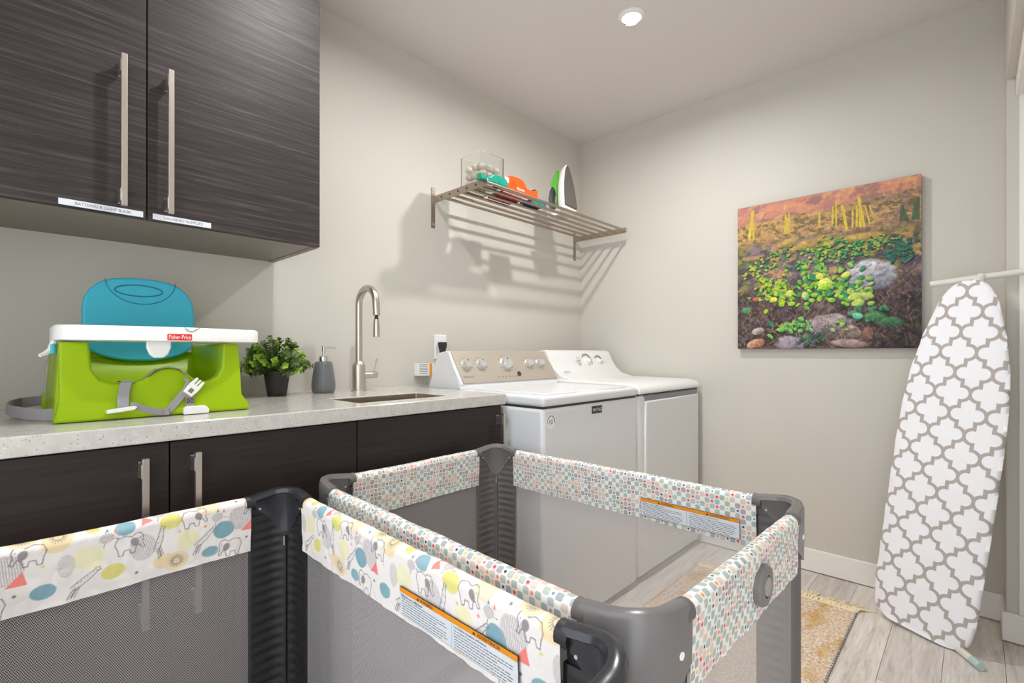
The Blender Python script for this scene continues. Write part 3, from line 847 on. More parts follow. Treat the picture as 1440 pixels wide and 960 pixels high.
build(MB().box(-.855, -.755, -.3105, -.3098, ST_+.004, ST_+.012), 'band', M_TEAL, cb)

# ------------------------------------------------------------------ steam iron standing on its heel
ix, iy = -.530, -.310
ir = thing('steam_iron', 'green and white steam iron standing upright on the rack', 'iron', (ix, iy, ST_))
tilt = .10
def ip(a, b, c):     # a across, b up along the sole, c away from the sole
    a, b, c = a*1.16, b*1.16, c*1.34
    yy = c*math.cos(tilt) + b*math.sin(tilt); zz = ST_ + .0175 + b*math.cos(tilt) - c*math.sin(tilt)*.02
    ca, sa = math.cos(.12), math.sin(.12)
    return (ix + a*ca - yy*sa, iy + a*sa + yy*ca, zz)
def sole_outline(k, b0=0.02, h=.232):
    pts = []
    for t in np.linspace(0, 1, 15):
        wv = .055*k*(1 - t**2.1)**.75; pts.append((wv, b0 + (h-b0)*t))
    L_ = [(p[0], p[1]) for p in pts]
    return [(-p[0], p[1]) for p in L_] [::-1][:-1] + [] , L_
def sole_ring(k, c, b0=.02, h=.232):
    pts = []
    ts = np.linspace(0, 1, 15)
    for t in ts: pts.append(ip(.055*k*max(0, 1-t**2.1)**.75, b0+(h-b0)*t, c))
    for t in ts[::-1][1:]: pts.append(ip(-.055*k*max(0, 1-t**2.1)**.75, b0+(h-b0)*t, c))
    return pts
build(MB().loft([sole_ring(.95, -.006, .03, .226), sole_ring(.97, .0, .026, .229)]), 'soleplate', M_SOLE, ir, smooth=True, ang=30)
build(MB().loft([sole_ring(1.0, .0, .012, .232), sole_ring(1.02, .004, .008, .233), sole_ring(.98, .022, .006, .222), sole_ring(.86, .032, .006, .205)]), 'skirt', M_WHITE, ir, smooth=True, ang=40)
# green body with handle: outline in (c, b) extruded in a
bo = [(.030, .0), (.030, .21), (.046, .196), (.062, .170), (.082, .130), (.092, .09), (.094, .03), (.088, .0)]
hole = None
def slab(outl, hw, name, mat):
    build(MB().loft([[ip(-hw*.8, p[1], p[0]) for p in outl], [ip(-hw, p[1]*.99+.001, p[0]) for p in outl], [ip(hw, p[1]*.99+.001, p[0]) for p in outl], [ip(hw*.8, p[1], p[0]) for p in outl]]), name, mat, ir, bevel=.004, seg=3, smooth=True)
slab([(.028, .002), (.028, .206), (.040, .200), (.062, .168), (.074, .140), (.056, .128), (.050, .108), (.048, .072), (.052, .05), (.058, .036), (.060, .002)], .030, 'shell', M_GREEN)
slab([(.070, .145), (.086, .116), (.094, .082), (.094, .030), (.088, .004), (.074, .004), (.076, .04), (.077, .08), (.070, .112), (.058, .128)], .016, 'handle_grip', M_IRONG)
slab([(.026, -.012), (.090, -.012), (.090, .010), (.060, .012), (.026, .030)], .046, 'heel', M_WHITE)
# ------------------------------------------------------------------ booster seat
bs = thing('booster_seat', 'lime green child booster seat with blue backrest and white tray', 'booster seat', (-2.42, -.32, CT))
ZC = CT + .0012
fo_ = [(-2.614, ZC), (-2.226, ZC), (-2.230, .914), (-2.244, .938), (-2.250, 1.072), (-2.288, 1.072), (-2.290, 1.010), (-2.300, .988), (-2.322, .975), (-2.345, .979),
       (-2.366, .996), (-2.386, 1.008), (-2.404, 1.012), (-2.424, 1.010), (-2.442, .997), (-2.458, .983), (-2.475, .977), (-2.512, .977), (-2.536, .987), (-2.549, 1.010),
       (-2.554, 1.072), (-2.603, 1.072), (-2.603, .945), (-2.609, .914)]
def front_rings():
    ys_ = [(-.455, 0), (-.484, 0), (-.490, .0)]
    R_ = []
    for (y, e) in ys_:
        R_.append([(p[0], y - (.014 if p[1] < .918 else (.006 if p[1] < .95 else 0)) * (1 if y < -.46 else 0), p[1]) for p in fo_])
    return R_
build(MB().loft(front_rings()), 'front_shell', M_LIME, bs, bevel=.006, seg=3, smooth=True, ang=50)
def side_prof(x0, x1, fl):
    a = [(-.47, ZC), (-.17, ZC), (-.172, .93), (-.19, 1.06), (-.20, 1.072), (-.47, 1.072)]
    return MB().loft([[(x0 + (fl if p[1] < .92 else 0), p[0], p[1]) for p in a], [(x1, p[0], p[1]) for p in a]])
build(side_prof(-2.601, -2.556, -.010), 'arm_side', M_LIME, bs, bevel=.008, seg=3, smooth=True, ang=50)
build(side_prof(-2.252, -2.290, .018), 'arm_side', M_LIME, bs, bevel=.008, seg=3, smooth=True, ang=50)
sp = []
for k in range(13):
    t = k/12; y = -.46 + t*.27; z = .952 + .018*(1-math.cos(t*PI*.9))*.5 + (.08*max(0, t-.72)/.28*max(0, t-.72)/.28)
    sp.append((y, z))
build(MB().loft([[(-2.560, y, z-.02), (-2.286, y, z-.02), (-2.286, y, z), (-2.30, y, z-.002), (-2.546, y, z-.002), (-2.560, y, z)] for (y, z) in sp]), 'seat_pan', M_LIME, bs, smooth=True)
build(MB().box(-2.566, -2.280, -.195, -.172, ZC, 1.05), 'back_shell', M_LIME, bs, bevel=.008, seg=3, smooth=True)
def brest(e=0.0):
    cx, hw, zt, zb = -2.4125, .1275-e, 1.258-e, 1.024+e
    pts = []
    for k in range(15):        # lower ellipse, left to right
        a = PI + PI*k/14; pts.append((cx + (hw-.004)*math.cos(a), zb+.052 + .052*math.sin(a)))
    for (dx, z) in ((.128, 1.12), (.128, 1.165), (.124, 1.195), (.112, 1.220), (.092, 1.240), (.066, 1.252), (.03, 1.2575), (0, 1.258), (-.03, 1.2575), (-.066, 1.252), (-.092, 1.240), (-.112, 1.220), (-.124, 1.195), (-.128, 1.165), (-.128, 1.12)):
        pts.append((cx + dx*(hw/.1275), z-e))
    return pts
bp = brest()
def by(x, z, f): return (-.217 if f else -.197) + (z-1.03)*.06
br_ = build(MB().loft([[(p[0], by(p[0], p[1], False), p[1]) for p in bp], [(p[0], by(p[0], p[1], True), p[1]) for p in bp]]), 'backrest', M_BLUE, bs, bevel=.006, seg=3, smooth=True, ang=50)
def on_b(x, z): return (x, by(x, z, True) - .0006 + .0012*0, z)
build(MB().tube([on_b(-2.418+.054*math.cos(a), 1.2225+.0155*math.sin(a)) for a in [2*PI*k/36 for k in range(37)]], .0017, 6), 'oval_groove', M_BLUEL, br_, smooth=True)
build(MB().tube([on_b(-2.4125-.080*math.cos(PI*k/20), 1.251-.066*math.sin(PI*k/20)) for k in range(21)], .0011, 6), 'headrest_groove', M_BLUEL, br_, smooth=True)
# tray
TX0, TX1 = -2.612, -2.196
def tray_plan(e, zz):
    xc, hw = (TX0+TX1)/2, (TX1-TX0)/2 - e
    pts = []
    for k in range(25):
        t = -1 + 2*k/24; pts.append((xc + hw*.80*t, -.512 + e - .026*(1-t*t), zz))
    for k in range(1, 8):
        a = -PI/2 + PI/2*k/7; pts.append((xc + hw*.80 + hw*.20*math.cos(a), -.512+e + .05 + .05*math.sin(a) , zz))
    pts += [(xc+hw, -.41, zz), (xc+hw, -.372-e, zz), (xc+hw*.9, -.355-e, zz), (xc-hw*.9, -.355-e, zz), (xc-hw, -.372-e, zz), (xc-hw, -.41, zz)]
    for k in range(7):
        a = PI + PI/2*k/7; pts.append((xc - hw*.80 + hw*.20*math.cos(a), -.512+e + .05 + .05*math.sin(a), zz))
    return pts
tr = build(MB().loft([tray_plan(.012, 1.0745), tray_plan(0, 1.0765), tray_plan(0, 1.104), tray_plan(.004, 1.109), tray_plan(.012, 1.108), tray_plan(.02, 1.090)]), 'tray', M_WHITE, bs, smooth=True, ang=55)
def tray_front(x):
    t = (x - (TX0+TX1)/2)/((TX1-TX0)/2*.8); return -.512 - .026*(1-t*t)
build(MB().prism([(-.024, .010), (.024, .010), (.024, -.006), (.018, -.022), (.009, -.030), (-.009, -.030), (-.018, -.022), (-.024, -.006)], (-2.430, -.500, 1.066), (1,0,0), (0,0,1), (0,-1,0), .014), 'tray_tab', M_WHITE, tr, bevel=.003, smooth=True)
lx, lz = -2.394, 1.0855
lg = build(MB().loft([[(lx+dx, tray_front(lx+dx)-.0012, lz+dz) for (dx, dz) in ((-.025,-.006),(-.023,-.0078),(.023,-.0078),(.025,-.006),(.025,.006),(.023,.0075),(-.023,.0075),(-.025,.006))],
                      [(lx+dx, tray_front(lx+dx)+.0006, lz+dz) for (dx, dz) in ((-.025,-.006),(-.023,-.0078),(.023,-.0078),(.025,-.006),(.025,.006),(.023,.0075),(-.023,.0075),(-.025,.006))]]), 'logo_label', M_RED, tr, label='red logo label')
mb = MB(); text_mb(mb, 'Fisher-Price', (lx, tray_front(lx)-.0024, lz), (1,0,0), (0,0,1), width=.044, height=.0095, n=(0,-1,0))
build(mb, 'logo_text', M_WHITEP, tr, fix=False)
build(MB().tube([(-2.384, tray_front(-2.384)-.0003, 1.1085), (-2.376, tray_front(-2.376)-.0006, 1.101), (-2.366, tray_front(-2.366)-.0006, 1.100), (-2.357, tray_front(-2.357)-.0004, 1.106), (-2.352, tray_front(-2.352)-.0003, 1.1085)], .0008, 6), 'pour_notch', M_GREYMARK, tr)
# tray latch at the side
build(MB().tube([(-2.606, -.42, 1.076), (-2.612, -.42, 1.055), (-2.622, -.425, 1.045), (-2.630, -.43, 1.042)], [.006, .006, .006, .004], 8), 'latch', M_WHITE, bs, smooth=True)
build(MB().box(-2.613, -2.604, -.43, -.405, 1.045, 1.068), 'latch_pad', M_BLUE, bs, bevel=.003)
# straps and buckles
yf = -.4925
build(MB().ribbon([(-2.488, -.44, .979), (-2.487, -.472, .983), (-2.488, -.489, .984), (-2.489, yf-.004, .979), (-2.493, yf-.006, .968), (-2.496, yf-.009, .945), (-2.497, yf-.015, .923)], (1,0,0), .021), 'strap', M_STRAP, bs, smooth=True)
build(MB().prism([(-.027, -.006), (-.024, -.008), (.022, -.003), (.027, .001), (.027, .004), (.020, .005), (-.024, 0), (-.027, -.002)], (-2.501, yf-.018, .921), (1,0,0), (0,0,1), (0,-1,0), .014), 'strap_clip', M_WHITE, bs, bevel=.001)
build(MB().ribbon([(-2.484, yf-.020, .927), (-2.474, yf-.021, .926), (-2.460, yf-.021, .918), (-2.440, yf-.021, .910), (-2.420, yf-.021, .9065), (-2.410, yf-.019, .911), (-2.393, yf-.015, .932), (-2.375, yf-.012, .955), (-2.368, yf-.010, .970), (-2.374, yf-.006, .986)], [(0,-.2,1)]*5 + [(-.7,0,.7)]*4 + [(-.9,0,.3)], .016), 'strap', M_STRAP, bs, smooth=True)
build(MB().box(-2.421, -2.411, yf-.026, yf-.016, .8995, .916), 'slider', M_STRAP, bs, bevel=.001)
build(MB().ribbon([(-2.450, -.486, .992), (-2.434, -.488, 1.008), (-2.405, -.490, 1.015), (-2.385, -.491, 1.008), (-2.370, -.494, .993)], (0,1,0), .020), 'strap', M_STRAP, bs, smooth=True)
bk = [(-.011, -.022), (.011, -.022), (.013, -.006), (.013, .004), (.011, .022), (.006, .022), (.005, .006), (.002, .006), (.002, .022), (-.002, .022), (-.002, .006), (-.005, .006), (-.006, .022), (-.011, .022), (-.013, .004), (-.013, -.006)]
ca_, sa_ = math.cos(-.72), math.sin(-.72)
b1 = build(MB().prism(bk, (-2.358, yf-.012, .963), (ca_, 0, sa_), (-sa_, 0, ca_), (0,-1,0), .008), 'buckle', M_WHITE, bs, bevel=.001)
build(MB().prism([(-.005, -.016), (.005, -.016), (.005, -.005), (-.005, -.005)], (-2.358, yf-.0195, .963), (ca_, 0, sa_), (-sa_, 0, ca_), (0,-1,0), .001), 'buckle_slot', M_GREYMARK, b1)
build(MB().ribbon([(-2.366, yf-.010, .955), (-2.366, yf-.012, .935), (-2.366, yf-.015, .910)], (1,0,0), .017), 'strap', M_STRAP, bs, smooth=True)
mb = MB()
for (a, b) in (((-.006, .936), (.006, .924)), ((-.006, .924), (.006, .936)), ((-.006, .936), (.006, .936)), ((-.006, .924), (.006, .924)), ((-.006, .924), (-.006, .936)), ((.006, .924), (.006, .936))):
    mb.tube([(-2.366+a[0], yf-.0145, a[1]), (-2.366+b[0], yf-.0145, b[1])], .0006, 5)
build(mb, 'stitching', M_STRAPD, bs)
build(MB().prism([(-.027, -.009), (.027, -.009), (.027, .001), (.020, .010), (-.022, .010), (-.027, .004)], (-2.354, yf-.010, .9065), (1,0,0), (0,0,1), (0,-1,0), .016), 'buckle', M_WHITE, bs, bevel=.002)
lp = [(-2.603, -.185, .925), (-2.622, -.120, .921), (-2.650, -.130, .919), (-2.672, -.19, .918), (-2.679, -.255, .917), (-2.672, -.32, .915), (-2.650, -.385, .913), (-2.622, -.425, .911), (-2.604, -.432, .911)]
build(MB().ribbon(lp, (0,0,1), .026), 'strap', M_STRAP, bs, smooth=True)
build(MB().box(-2.616, -2.601, -.20, -.17, .905, .945), 'strap_anchor', M_LIME, bs, bevel=.003)
build(MB().ribbon([(-2.611, -.40, 1.05), (-2.619, -.395, 1.02), (-2.621, -.39, .97), (-2.619, -.38, .94)], (0,1,0), .018), 'strap', M_STRAP, bs, smooth=True)

# ------------------------------------------------------------------ canvas picture on the right wall
def paint_canvas(N):
    v, u = np.meshgrid(np.linspace(0, 1, N), np.linspace(0, 1, N), indexing='ij')   # v down
    rs = np.random.default_rng(4)
    def C(*c): return LINA(c)
    img = np.zeros((N, N, 3))
    n1 = fbm(u*9, v*22, 1, 5); n2 = fbm(u*30, v*40, 5, 4); n3 = fbm(u*70, v*80, 9, 3); n4 = fbm(u*5, v*6, 13, 4)
    def over(mask, col):
        nonlocal img
        m = np.clip(mask, 0, 1)[..., None]; img = img*(1-m) + np.asarray(col)*m
    def mixc(a, b, t): t = np.clip(t, 0, 1)[..., None]; return C(*a)*(1-t) + C(*b)*t
    # hazy mountain
    img = mixc((168, 112, 110), (214, 148, 108), n1*1.5-.25)
    over(smoothstep(.52, .66, fbm(u*14+v*6, v*26, 21, 4))*.65, C(122, 92, 98))
    over(smoothstep(.55, .7, fbm(u*20, v*14, 27, 3))*.5, C(222, 172, 104))
    # hillside
    e = .135 - .06*(u > 0)*u + .03*(fbm(u*8, u*0+3, 31, 3)-.5)
    hill = smoothstep(e-.012, e+.012, v)
    hc = mixc((186, 146, 88), (140, 110, 98), u*.9 + (n2-.5)*1.4)
    hc = hc*(0.62 + .8*n3[..., None])
    over(hill, hc)
    over(hill*smoothstep(.50, .62, fbm(u*44, v*60, 41, 3))*.75, C(92, 86, 48))
    over(hill*smoothstep(.6, .7, fbm(u*26, v*60, 43, 3))*.6, C(212, 170, 104))
    # shrubs
    z2 = smoothstep(.24, .33, v + .05*(n4-.5))
    sc_ = mixc((82, 84, 48), (122, 102, 112), (n4-.32)*2.6)
    sc_ = sc_*(0.45 + 1.15*n2[..., None])
    over(z2, sc_)
    over(z2*smoothstep(.52, .64, fbm(u*22, v*26, 51, 4))*.75, C(142, 140, 64))
    over(z2*smoothstep(.56, .66, fbm(u*12+4, v*22, 53, 4))*.7, C(196, 150, 92))
    over(z2*smoothstep(.5, .62, fbm(u*16, v*20, 57, 4))*.8, C(68, 54, 76))
    # foreground ground
    z3 = smoothstep(.52, .70, v + .08*(n4-.5))
    gc = mixc((42, 32, 38), (112, 84, 74), (n2-.3)*1.6)*(0.5+1.0*n3[..., None])
    over(z3*.92, gc*.72)
    over(z3*smoothstep(.54, .68, fbm(u*60, v*60, 61, 4))*.6, C(134, 112, 104))
    over(z3*smoothstep(.56, .66, fbm(u*24, v*26, 63, 4))*.55, C(92, 78, 100))
    def ell(cx, cy, rx, ry, rot, col, hi=None, soft=.12, wob=None):
        if wob is None: wob = .55 if max(rx, ry) > .034 else .12
        dx, dy = u-cx, v-cy
        c_, s_ = math.cos(rot), math.sin(rot)
        a, b = (dx*c_+dy*s_)/rx, (-dx*s_+dy*c_)/ry
        r = np.sqrt(a*a+b*b) + wob*(n2-.5); m = 1-smoothstep(1-soft, 1+soft, r)
        cc = np.broadcast_to(C(*col), img.shape)
        if hi is not None: cc = cc + (C(*hi)-cc)*np.clip(.55-.6*b-.3*a, 0, 1)[..., None]
        if max(rx, ry) > .034: cc = cc*(.45+1.1*fbm(u*46, v*46, 77, 4))[..., None]
        over(m, cc)
    def col_(cx, y0, y1, w, lean, col):
        xx = cx + lean*(y1-v)
        m = (1-smoothstep(w*.7, w*1.2, np.abs(u-xx)))*smoothstep(y0-.006, y0+.006, v)*(1-smoothstep(y1-.006, y1+.006, v))
        cc = C(*col)*(0.75+.5*fbm(u*160, v*12, 71, 2)[..., None]); over(m, cc)
    # columnar cacti
    for (cx, y0, y1, w, ln) in ((.075, .03, .24, .010, .12), (.105, .10, .24, .006, -.02), (.30, .10, .23, .006, .05), (.315, .12, .23, .005, -.04), (.325, .09, .22, .005, 0), (.50, .12, .22, .005, -.02), (.57, .10, .21, .005, .03),
                                (.59, .07, .24, .004, 0), (.645, .10, .26, .008, -.15), (.675, .14, .25, .005, 0), (.695, .12, .25, .005, .02), (.715, .08, .26, .007, -.02), (.735, .07, .26, .007, -.16), (.76, .13, .24, .004, -.2), (.785, .14, .22, .004, -.3)):
        col_(cx, y0, y1, w, ln, (204, 178, 62))
    for (cx, y0, y1, w, ln) in ((.91, .16, .26, .009, .05), (.925, .17, .26, .007, -.1), (.965, .15, .26, .010, .1), (.985, .13, .26, .008, 0), (.94, .19, .27, .006, -.2)):
        col_(cx, y0, y1, w, ln, (74, 92, 66))
    for k in range(14): ell(rs.uniform(.05, .8), rs.uniform(.28, .36), rs.uniform(.03, .09), rs.uniform(.015, .03), 0, (112, 100, 62), (196, 160, 88), .6)
    def cluster(cx, cy, sx, sy, n, size, pal, hi):
        n = int(n*1.7); size = size*.80
        P_ = sorted([(rs.normal(cx, sx), rs.normal(cy, sy)) for _ in range(n)], key=lambda q: q[1])
        for (a, b) in P_:
            s_ = size*rs.uniform(.7, 1.25)*(.8+.5*(b-cy+.1)); rot = rs.uniform(-1.2, 1.2)
            q = pal[rs.integers(len(pal))]
            ell(a+.003, b+.006, s_*1.12, s_*.80, rot, tuple(int(k*.32) for k in q), None, .3)
            ell(a, b, s_, s_*rs.uniform(.48, .85), rot, q, hi if rs.random() < .6 else None, .10)
    G1, G2, G3, YG = (36, 116, 84), (52, 148, 78), (108, 176, 44), (196, 200, 48)
    cluster(.12, .43, .06, .04, 34, .015, [G1, (92, 128, 44), G2], (206, 196, 60))
    cluster(.27, .36, .05, .02, 20, .012, [G1, G2], (150, 186, 56))
    cluster(.52, .37, .06, .03, 34, .014, [(96, 140, 60), G2, (120, 150, 70)], YG)
    cluster(.64, .39, .05, .04, 34, .016, [G1, G2, (46, 128, 96)], (130, 180, 80))
    cluster(.78, .36, .07, .022, 34, .013, [G1, (48, 130, 92)], (170, 180, 60))
    cluster(.90, .44, .06, .04, 34, .018, [(40, 96, 84), (52, 108, 88)], None)
    cluster(.39, .46, .025, .025, 14, .014, [G1, G2], (150, 190, 60))
    cluster(.50, .48, .03, .04, 22, .017, [G1, G2, (40, 130, 110)], (150, 190, 60))
    # pale boulder
    ell(.765, .555, .115, .085, .15, (128, 130, 146), (206, 206, 214), .18)
    over((1-smoothstep(.7, 1.1, np.sqrt(((u-.765)/.12)**2+((v-.555)/.085)**2)))*smoothstep(.5, .6, fbm(u*50+v*30, v*60, 81, 3))*.5, C(96, 96, 110))
    ell(.21, .545, .035, .02, 0, (136, 130, 142), (196, 186, 190))
    ell(.55, .545, .06, .025, .2, (110, 70, 66), (150, 100, 90), .5)
    cluster(.23, .58, .06, .05, 40, .022, [G2, G3, (60, 132, 66)], YG)
    cluster(.30, .66, .03, .03, 14, .024, [G3, G2], YG)
    cluster(.47, .60, .06, .06, 44, .026, [G2, G3, (40, 128, 92)], (188, 204, 56))
    cluster(.60, .61, .06, .05, 38, .026, [G2, (48, 146, 100), G3], (176, 206, 70))
    cluster(.70, .66, .04, .03, 14, .026, [(66, 150, 84), G3], (196, 214, 110))
    for (cx, cy, rx, ry, rot, c_) in ((.53, .585, .038, .036, .3, (150, 200, 36)), (.50, .535, .022, .020, .2, (214, 204, 40)), (.64, .54, .026, .016, -.5, (216, 216, 60)), (.235, .665, .02, .016, .2, (222, 204, 40)), (.33, .63, .022, .02, -.6, (170, 196, 60)),
                                      (.42, .655, .02, .026, -.3, (58, 166, 120)), (.69, .68, .036, .022, -.2, (130, 190, 70)), (.70, .72, .036, .018, -.2, (160, 204, 96)), (.75, .68, .032, .018, .3, (124, 184, 88))):
        ell(cx, cy, rx, ry, rot, c_, (226, 226, 110))
    # rocks
    ell(.56, .855, .13, .075, .1, (86, 76, 86), (176, 160, 162), .10); ell(.66, .90, .06, .045, .5, (96, 82, 80), (190, 164, 146), .12)
    over((1-smoothstep(.8, 1.1, np.sqrt(((u-.57)/.14)**2+((v-.87)/.08)**2)))*smoothstep(.5, .58, fbm(u*36, v*44, 91, 4))*.55, C(58, 50, 58))
    ell(.12, .965, .055, .030, -.3, (156, 96, 74), (216, 160, 130)); ell(.135, .88, .035, .024, -.2, (140, 116, 116), (196, 174, 168)); ell(.33, .975, .085, .055, .1, (112, 98, 114), (164, 150, 160)); ell(.75, .915, .025, .04, .2, (118, 78, 70), (160, 116, 100)); ell(.12, .655, .02, .014, 0, (176, 78, 64), (206, 116, 92)); ell(.06, .73, .03, .02, 0, (44, 116, 72), (90, 160, 90)); ell(.66, .97, .10, .025, .1, (134, 104, 100), (186, 160, 150))
    cluster(.30, .87, .05, .03, 10, .03, [G1, (60, 150, 90)], (160, 200, 70))
    cluster(.40, .85, .03, .03, 8, .028, [(40, 120, 92), (80, 150, 70)], (140, 196, 110))
    cluster(.45, .95, .04, .02, 7, .022, [(36, 92, 76)], None)
    cluster(.61, .84, .02, .02, 5, .022, [(70, 160, 96), (110, 160, 60)], (176, 206, 90))
    cluster(.74, .80, .05, .02, 9, .034, [(40, 112, 84), (52, 124, 80)], (96, 160, 110))
    ell(.70, .80, .028, .018, .3, (90, 190, 150), (150, 220, 180)); ell(.86, .845, .062, .03, .1, (40, 104, 74), (86, 146, 92)); ell(.78, .81, .05, .026, .2, (44, 118, 76), (96, 160, 90))
    # grass strokes
    for k in range(420):
        x0, y0 = rs.uniform(0, 1), rs.uniform(.5, 1.0); ln = rs.uniform(-1.2, 1.2); L_ = rs.uniform(.02, .05)
        m = (1-smoothstep(.0008, .0030, np.abs((u-x0)-ln*(y0-v))))*(v < y0)*(v > y0-L_)
        over(m*.55, C(*[(176, 160, 130), (120, 110, 96), (150, 120, 130)][k % 3]))
    fine = .55 + .9*fbm(u*120, v*120, 97, 3)
    img = img*(1 + (fine[..., None]-1)*np.clip(.35+.8*v, 0, .9)[..., None])
    print_dark = 1 - .45*smoothstep(.45, .9, v)*smoothstep(.55, .95, u)  # the printed image itself is darker towards its lower right
    img = img*print_dark[..., None]
    return np.clip(img*1.0 + .012, 0, 1)
pc = thing('canvas_picture', 'square canvas photo print of green cacti in a desert, hung on the right wall', 'picture', (-.016, -1.385, 1.0685))
PY0, PY1, PZ0, PZ1 = -1.018, -1.753, 1.0685, 1.7986
build(MB().box(-.0305, -.001, PY1, PY0, PZ0, PZ1), 'canvas_frame', M_CANVASEDGE, pc, bevel=.0015)
NC = 330
tv, tu = np.meshgrid(np.linspace(0, 1, NC), np.linspace(0, 1, NC), indexing='ij')
Pg = np.stack([np.full_like(tu, -.0312), PY0 + .001 + (PY1-PY0-.002)*tu, PZ1 - .001 - (PZ1-PZ0-.002)*tv], -1)
grid_mesh('printed_image', Pg, M_CANVAS, pc, col=paint_canvas(NC), smooth=False)

# ------------------------------------------------------------------ ironing board
ib = thing('ironing_board', 'ironing board with grey and white trellis cover leaning upright against the wall', 'ironing board', (-.34, -1.78, 0))
B0 = np.array([-.340, -1.761, .010]); N0 = np.array([-.222, -1.905, 1.312])
lv = N0 - B0; BL = np.linalg.norm(lv); lv /= BL
wv_ = np.array([-.38, -.92, 0.0]); wv_ -= lv*(wv_@lv); wv_ /= np.linalg.norm(wv_)
nv = np.cross(wv_, lv); nv *= -np.sign(nv[0])
kb = [0, .006, .016, .03, .05, .08, .12, .3, .5, .6, .68, .76, .84, .9, .945, .975, .99, 1.0]
kw = [.105, .128, .142, .150, .156, .160, .162, .164, .164, .162, .157, .146, .126, .106, .087, .068, .052, .030]
bsamp = np.concatenate([[0, 0], np.linspace(0, 1, 90)**1.0, [1, 1]])
rows, uvs = [], []
tt = np.linspace(-1, 1, 27)
for i, b in enumerate(bsamp):
    hw = np.interp(b, kb, kw); th = 1.0
    if i in (0, len(bsamp)-1): th = 0.0; hw *= .985
    r_, q_ = [], []
    for t in tt:
        bulge = .0035*th*math.sin(b*60+t*5)*(.4 if abs(t) < .8 else 1)*.6
        r_.append(B0 + lv*BL*b + wv_*hw*t + nv*th*(.013*(1-abs(t)**8) + bulge)); q_.append((hw*t, BL*b))
    for t in tt[::-1][0:]:
        r_.append(B0 + lv*BL*b + wv_*hw*t*.99 - nv*th*.013*(1-abs(t)**8)); q_.append((hw*t, BL*b))
    r_.append(r_[0]); q_.append(q_[0])
    rows.append(r_); uvs.append(q_)
grid_mesh('padded_cover', np.array(rows), M_TRELLIS, ib, uv=np.array(uvs))
def bpnt(a, b, c): return tuple(B0 + wv_*a + lv*b + nv*c)
build(MB().tube([(-.192, -1.789, 1.314), (-.192, -2.043, 1.336)], .0115, 14), 'foot_bar', M_TUBE, ib, smooth=True)
build(MB().tube([(-.198, -1.933, 1.330), (-.215, -1.925, 1.312), bpnt(.022, BL-.04, -.018), bpnt(.02, BL-.12, -.026)], [.014, .016, .013, .010], 12), 'joint', M_TUBE, ib, smooth=True)
build(MB().tube([bpnt(.02, BL-.12, -.026), bpnt(.02, .5, -.030), bpnt(.03, .10, -.030)], .010, 10), 'leg', M_TUBE, ib, smooth=True)
build(MB().tube([bpnt(-.05, BL-.3, -.028), bpnt(-.05, .3, -.030), bpnt(-.02, .02, -.026)], .010, 10), 'leg', M_TUBE, ib, smooth=True)
build(MB().tube([(-.345, -1.850, .0135), (-.438, -1.912, .0135)], .0125, 14), 'foot_bar', M_TUBE, ib, smooth=True)
build(MB().tube([(-.434, -1.9095, .0138), (-.466, -1.931, .0138)], .0136, 14), 'foot_cap', M_MINT, ib, smooth=True)

# ------------------------------------------------------------------ rug
rg = thing('rug', 'small natural jute rug with fringed end on the plank floor', 'rug', (-.70, -1.245, 0))
RX0_, RX1_, RY0_, RY1_ = -1.13, -.322, -1.572, -.925
gx, gy = np.meshgrid(np.linspace(RX0_, RX1_, 60), np.linspace(RY0_, RY1_, 50))
gz = .0085 + .0018*(fbm(gx*30, gy*30, 3, 3)-.5)
ey = .004*(fbm(gx*60, gx*0+5, 8, 2)-.5)
Pr = np.stack([gx, gy + np.where((gy < RY0_+.01) | (gy > RY1_-.01), ey, 0), gz], -1)
edge = lambda A: np.concatenate([A[:1]*[1,1,0]+[0,0,.0004], A, A[-1:]*[1,1,0]+[0,0,.0004]], 0)
Pr = edge(Pr); Pr = np.swapaxes(edge(np.swapaxes(Pr, 0, 1)), 0, 1)
grid_mesh('woven_field', Pr, M_RUG, rg)
mb = MB(); rr = random.Random(9)
for k in range(230):
    y = RY0_ + (RY1_-RY0_)*(k+.5)/230; a = rr.uniform(-.045, .02); L_ = rr.uniform(.045, .095)
    mb.tube([(RX1_-.008, y, .008), (RX1_+L_*.35, y+a*.3, .009+rr.uniform(0, .006)), (RX1_+L_*.7, y+a*.8, .005+rr.uniform(0, .004)), (RX1_+L_, y+a*1.4, .003)], [.0026, .0026, .0022, .0012], 6)
build(mb, 'fringe', M_FRINGE, rg, smooth=True, kind='stuff')
mb = MB()
for k in range(46):
    x = RX0_ + (RX1_-RX0_)*(k+.5)/46
    mb.box(x-.0025, x+.0025, RY0_-.003, RY0_+.004, .0012, .0096)
build(mb, 'edge_stitching', M_RUGEDGE, rg, kind='stuff')
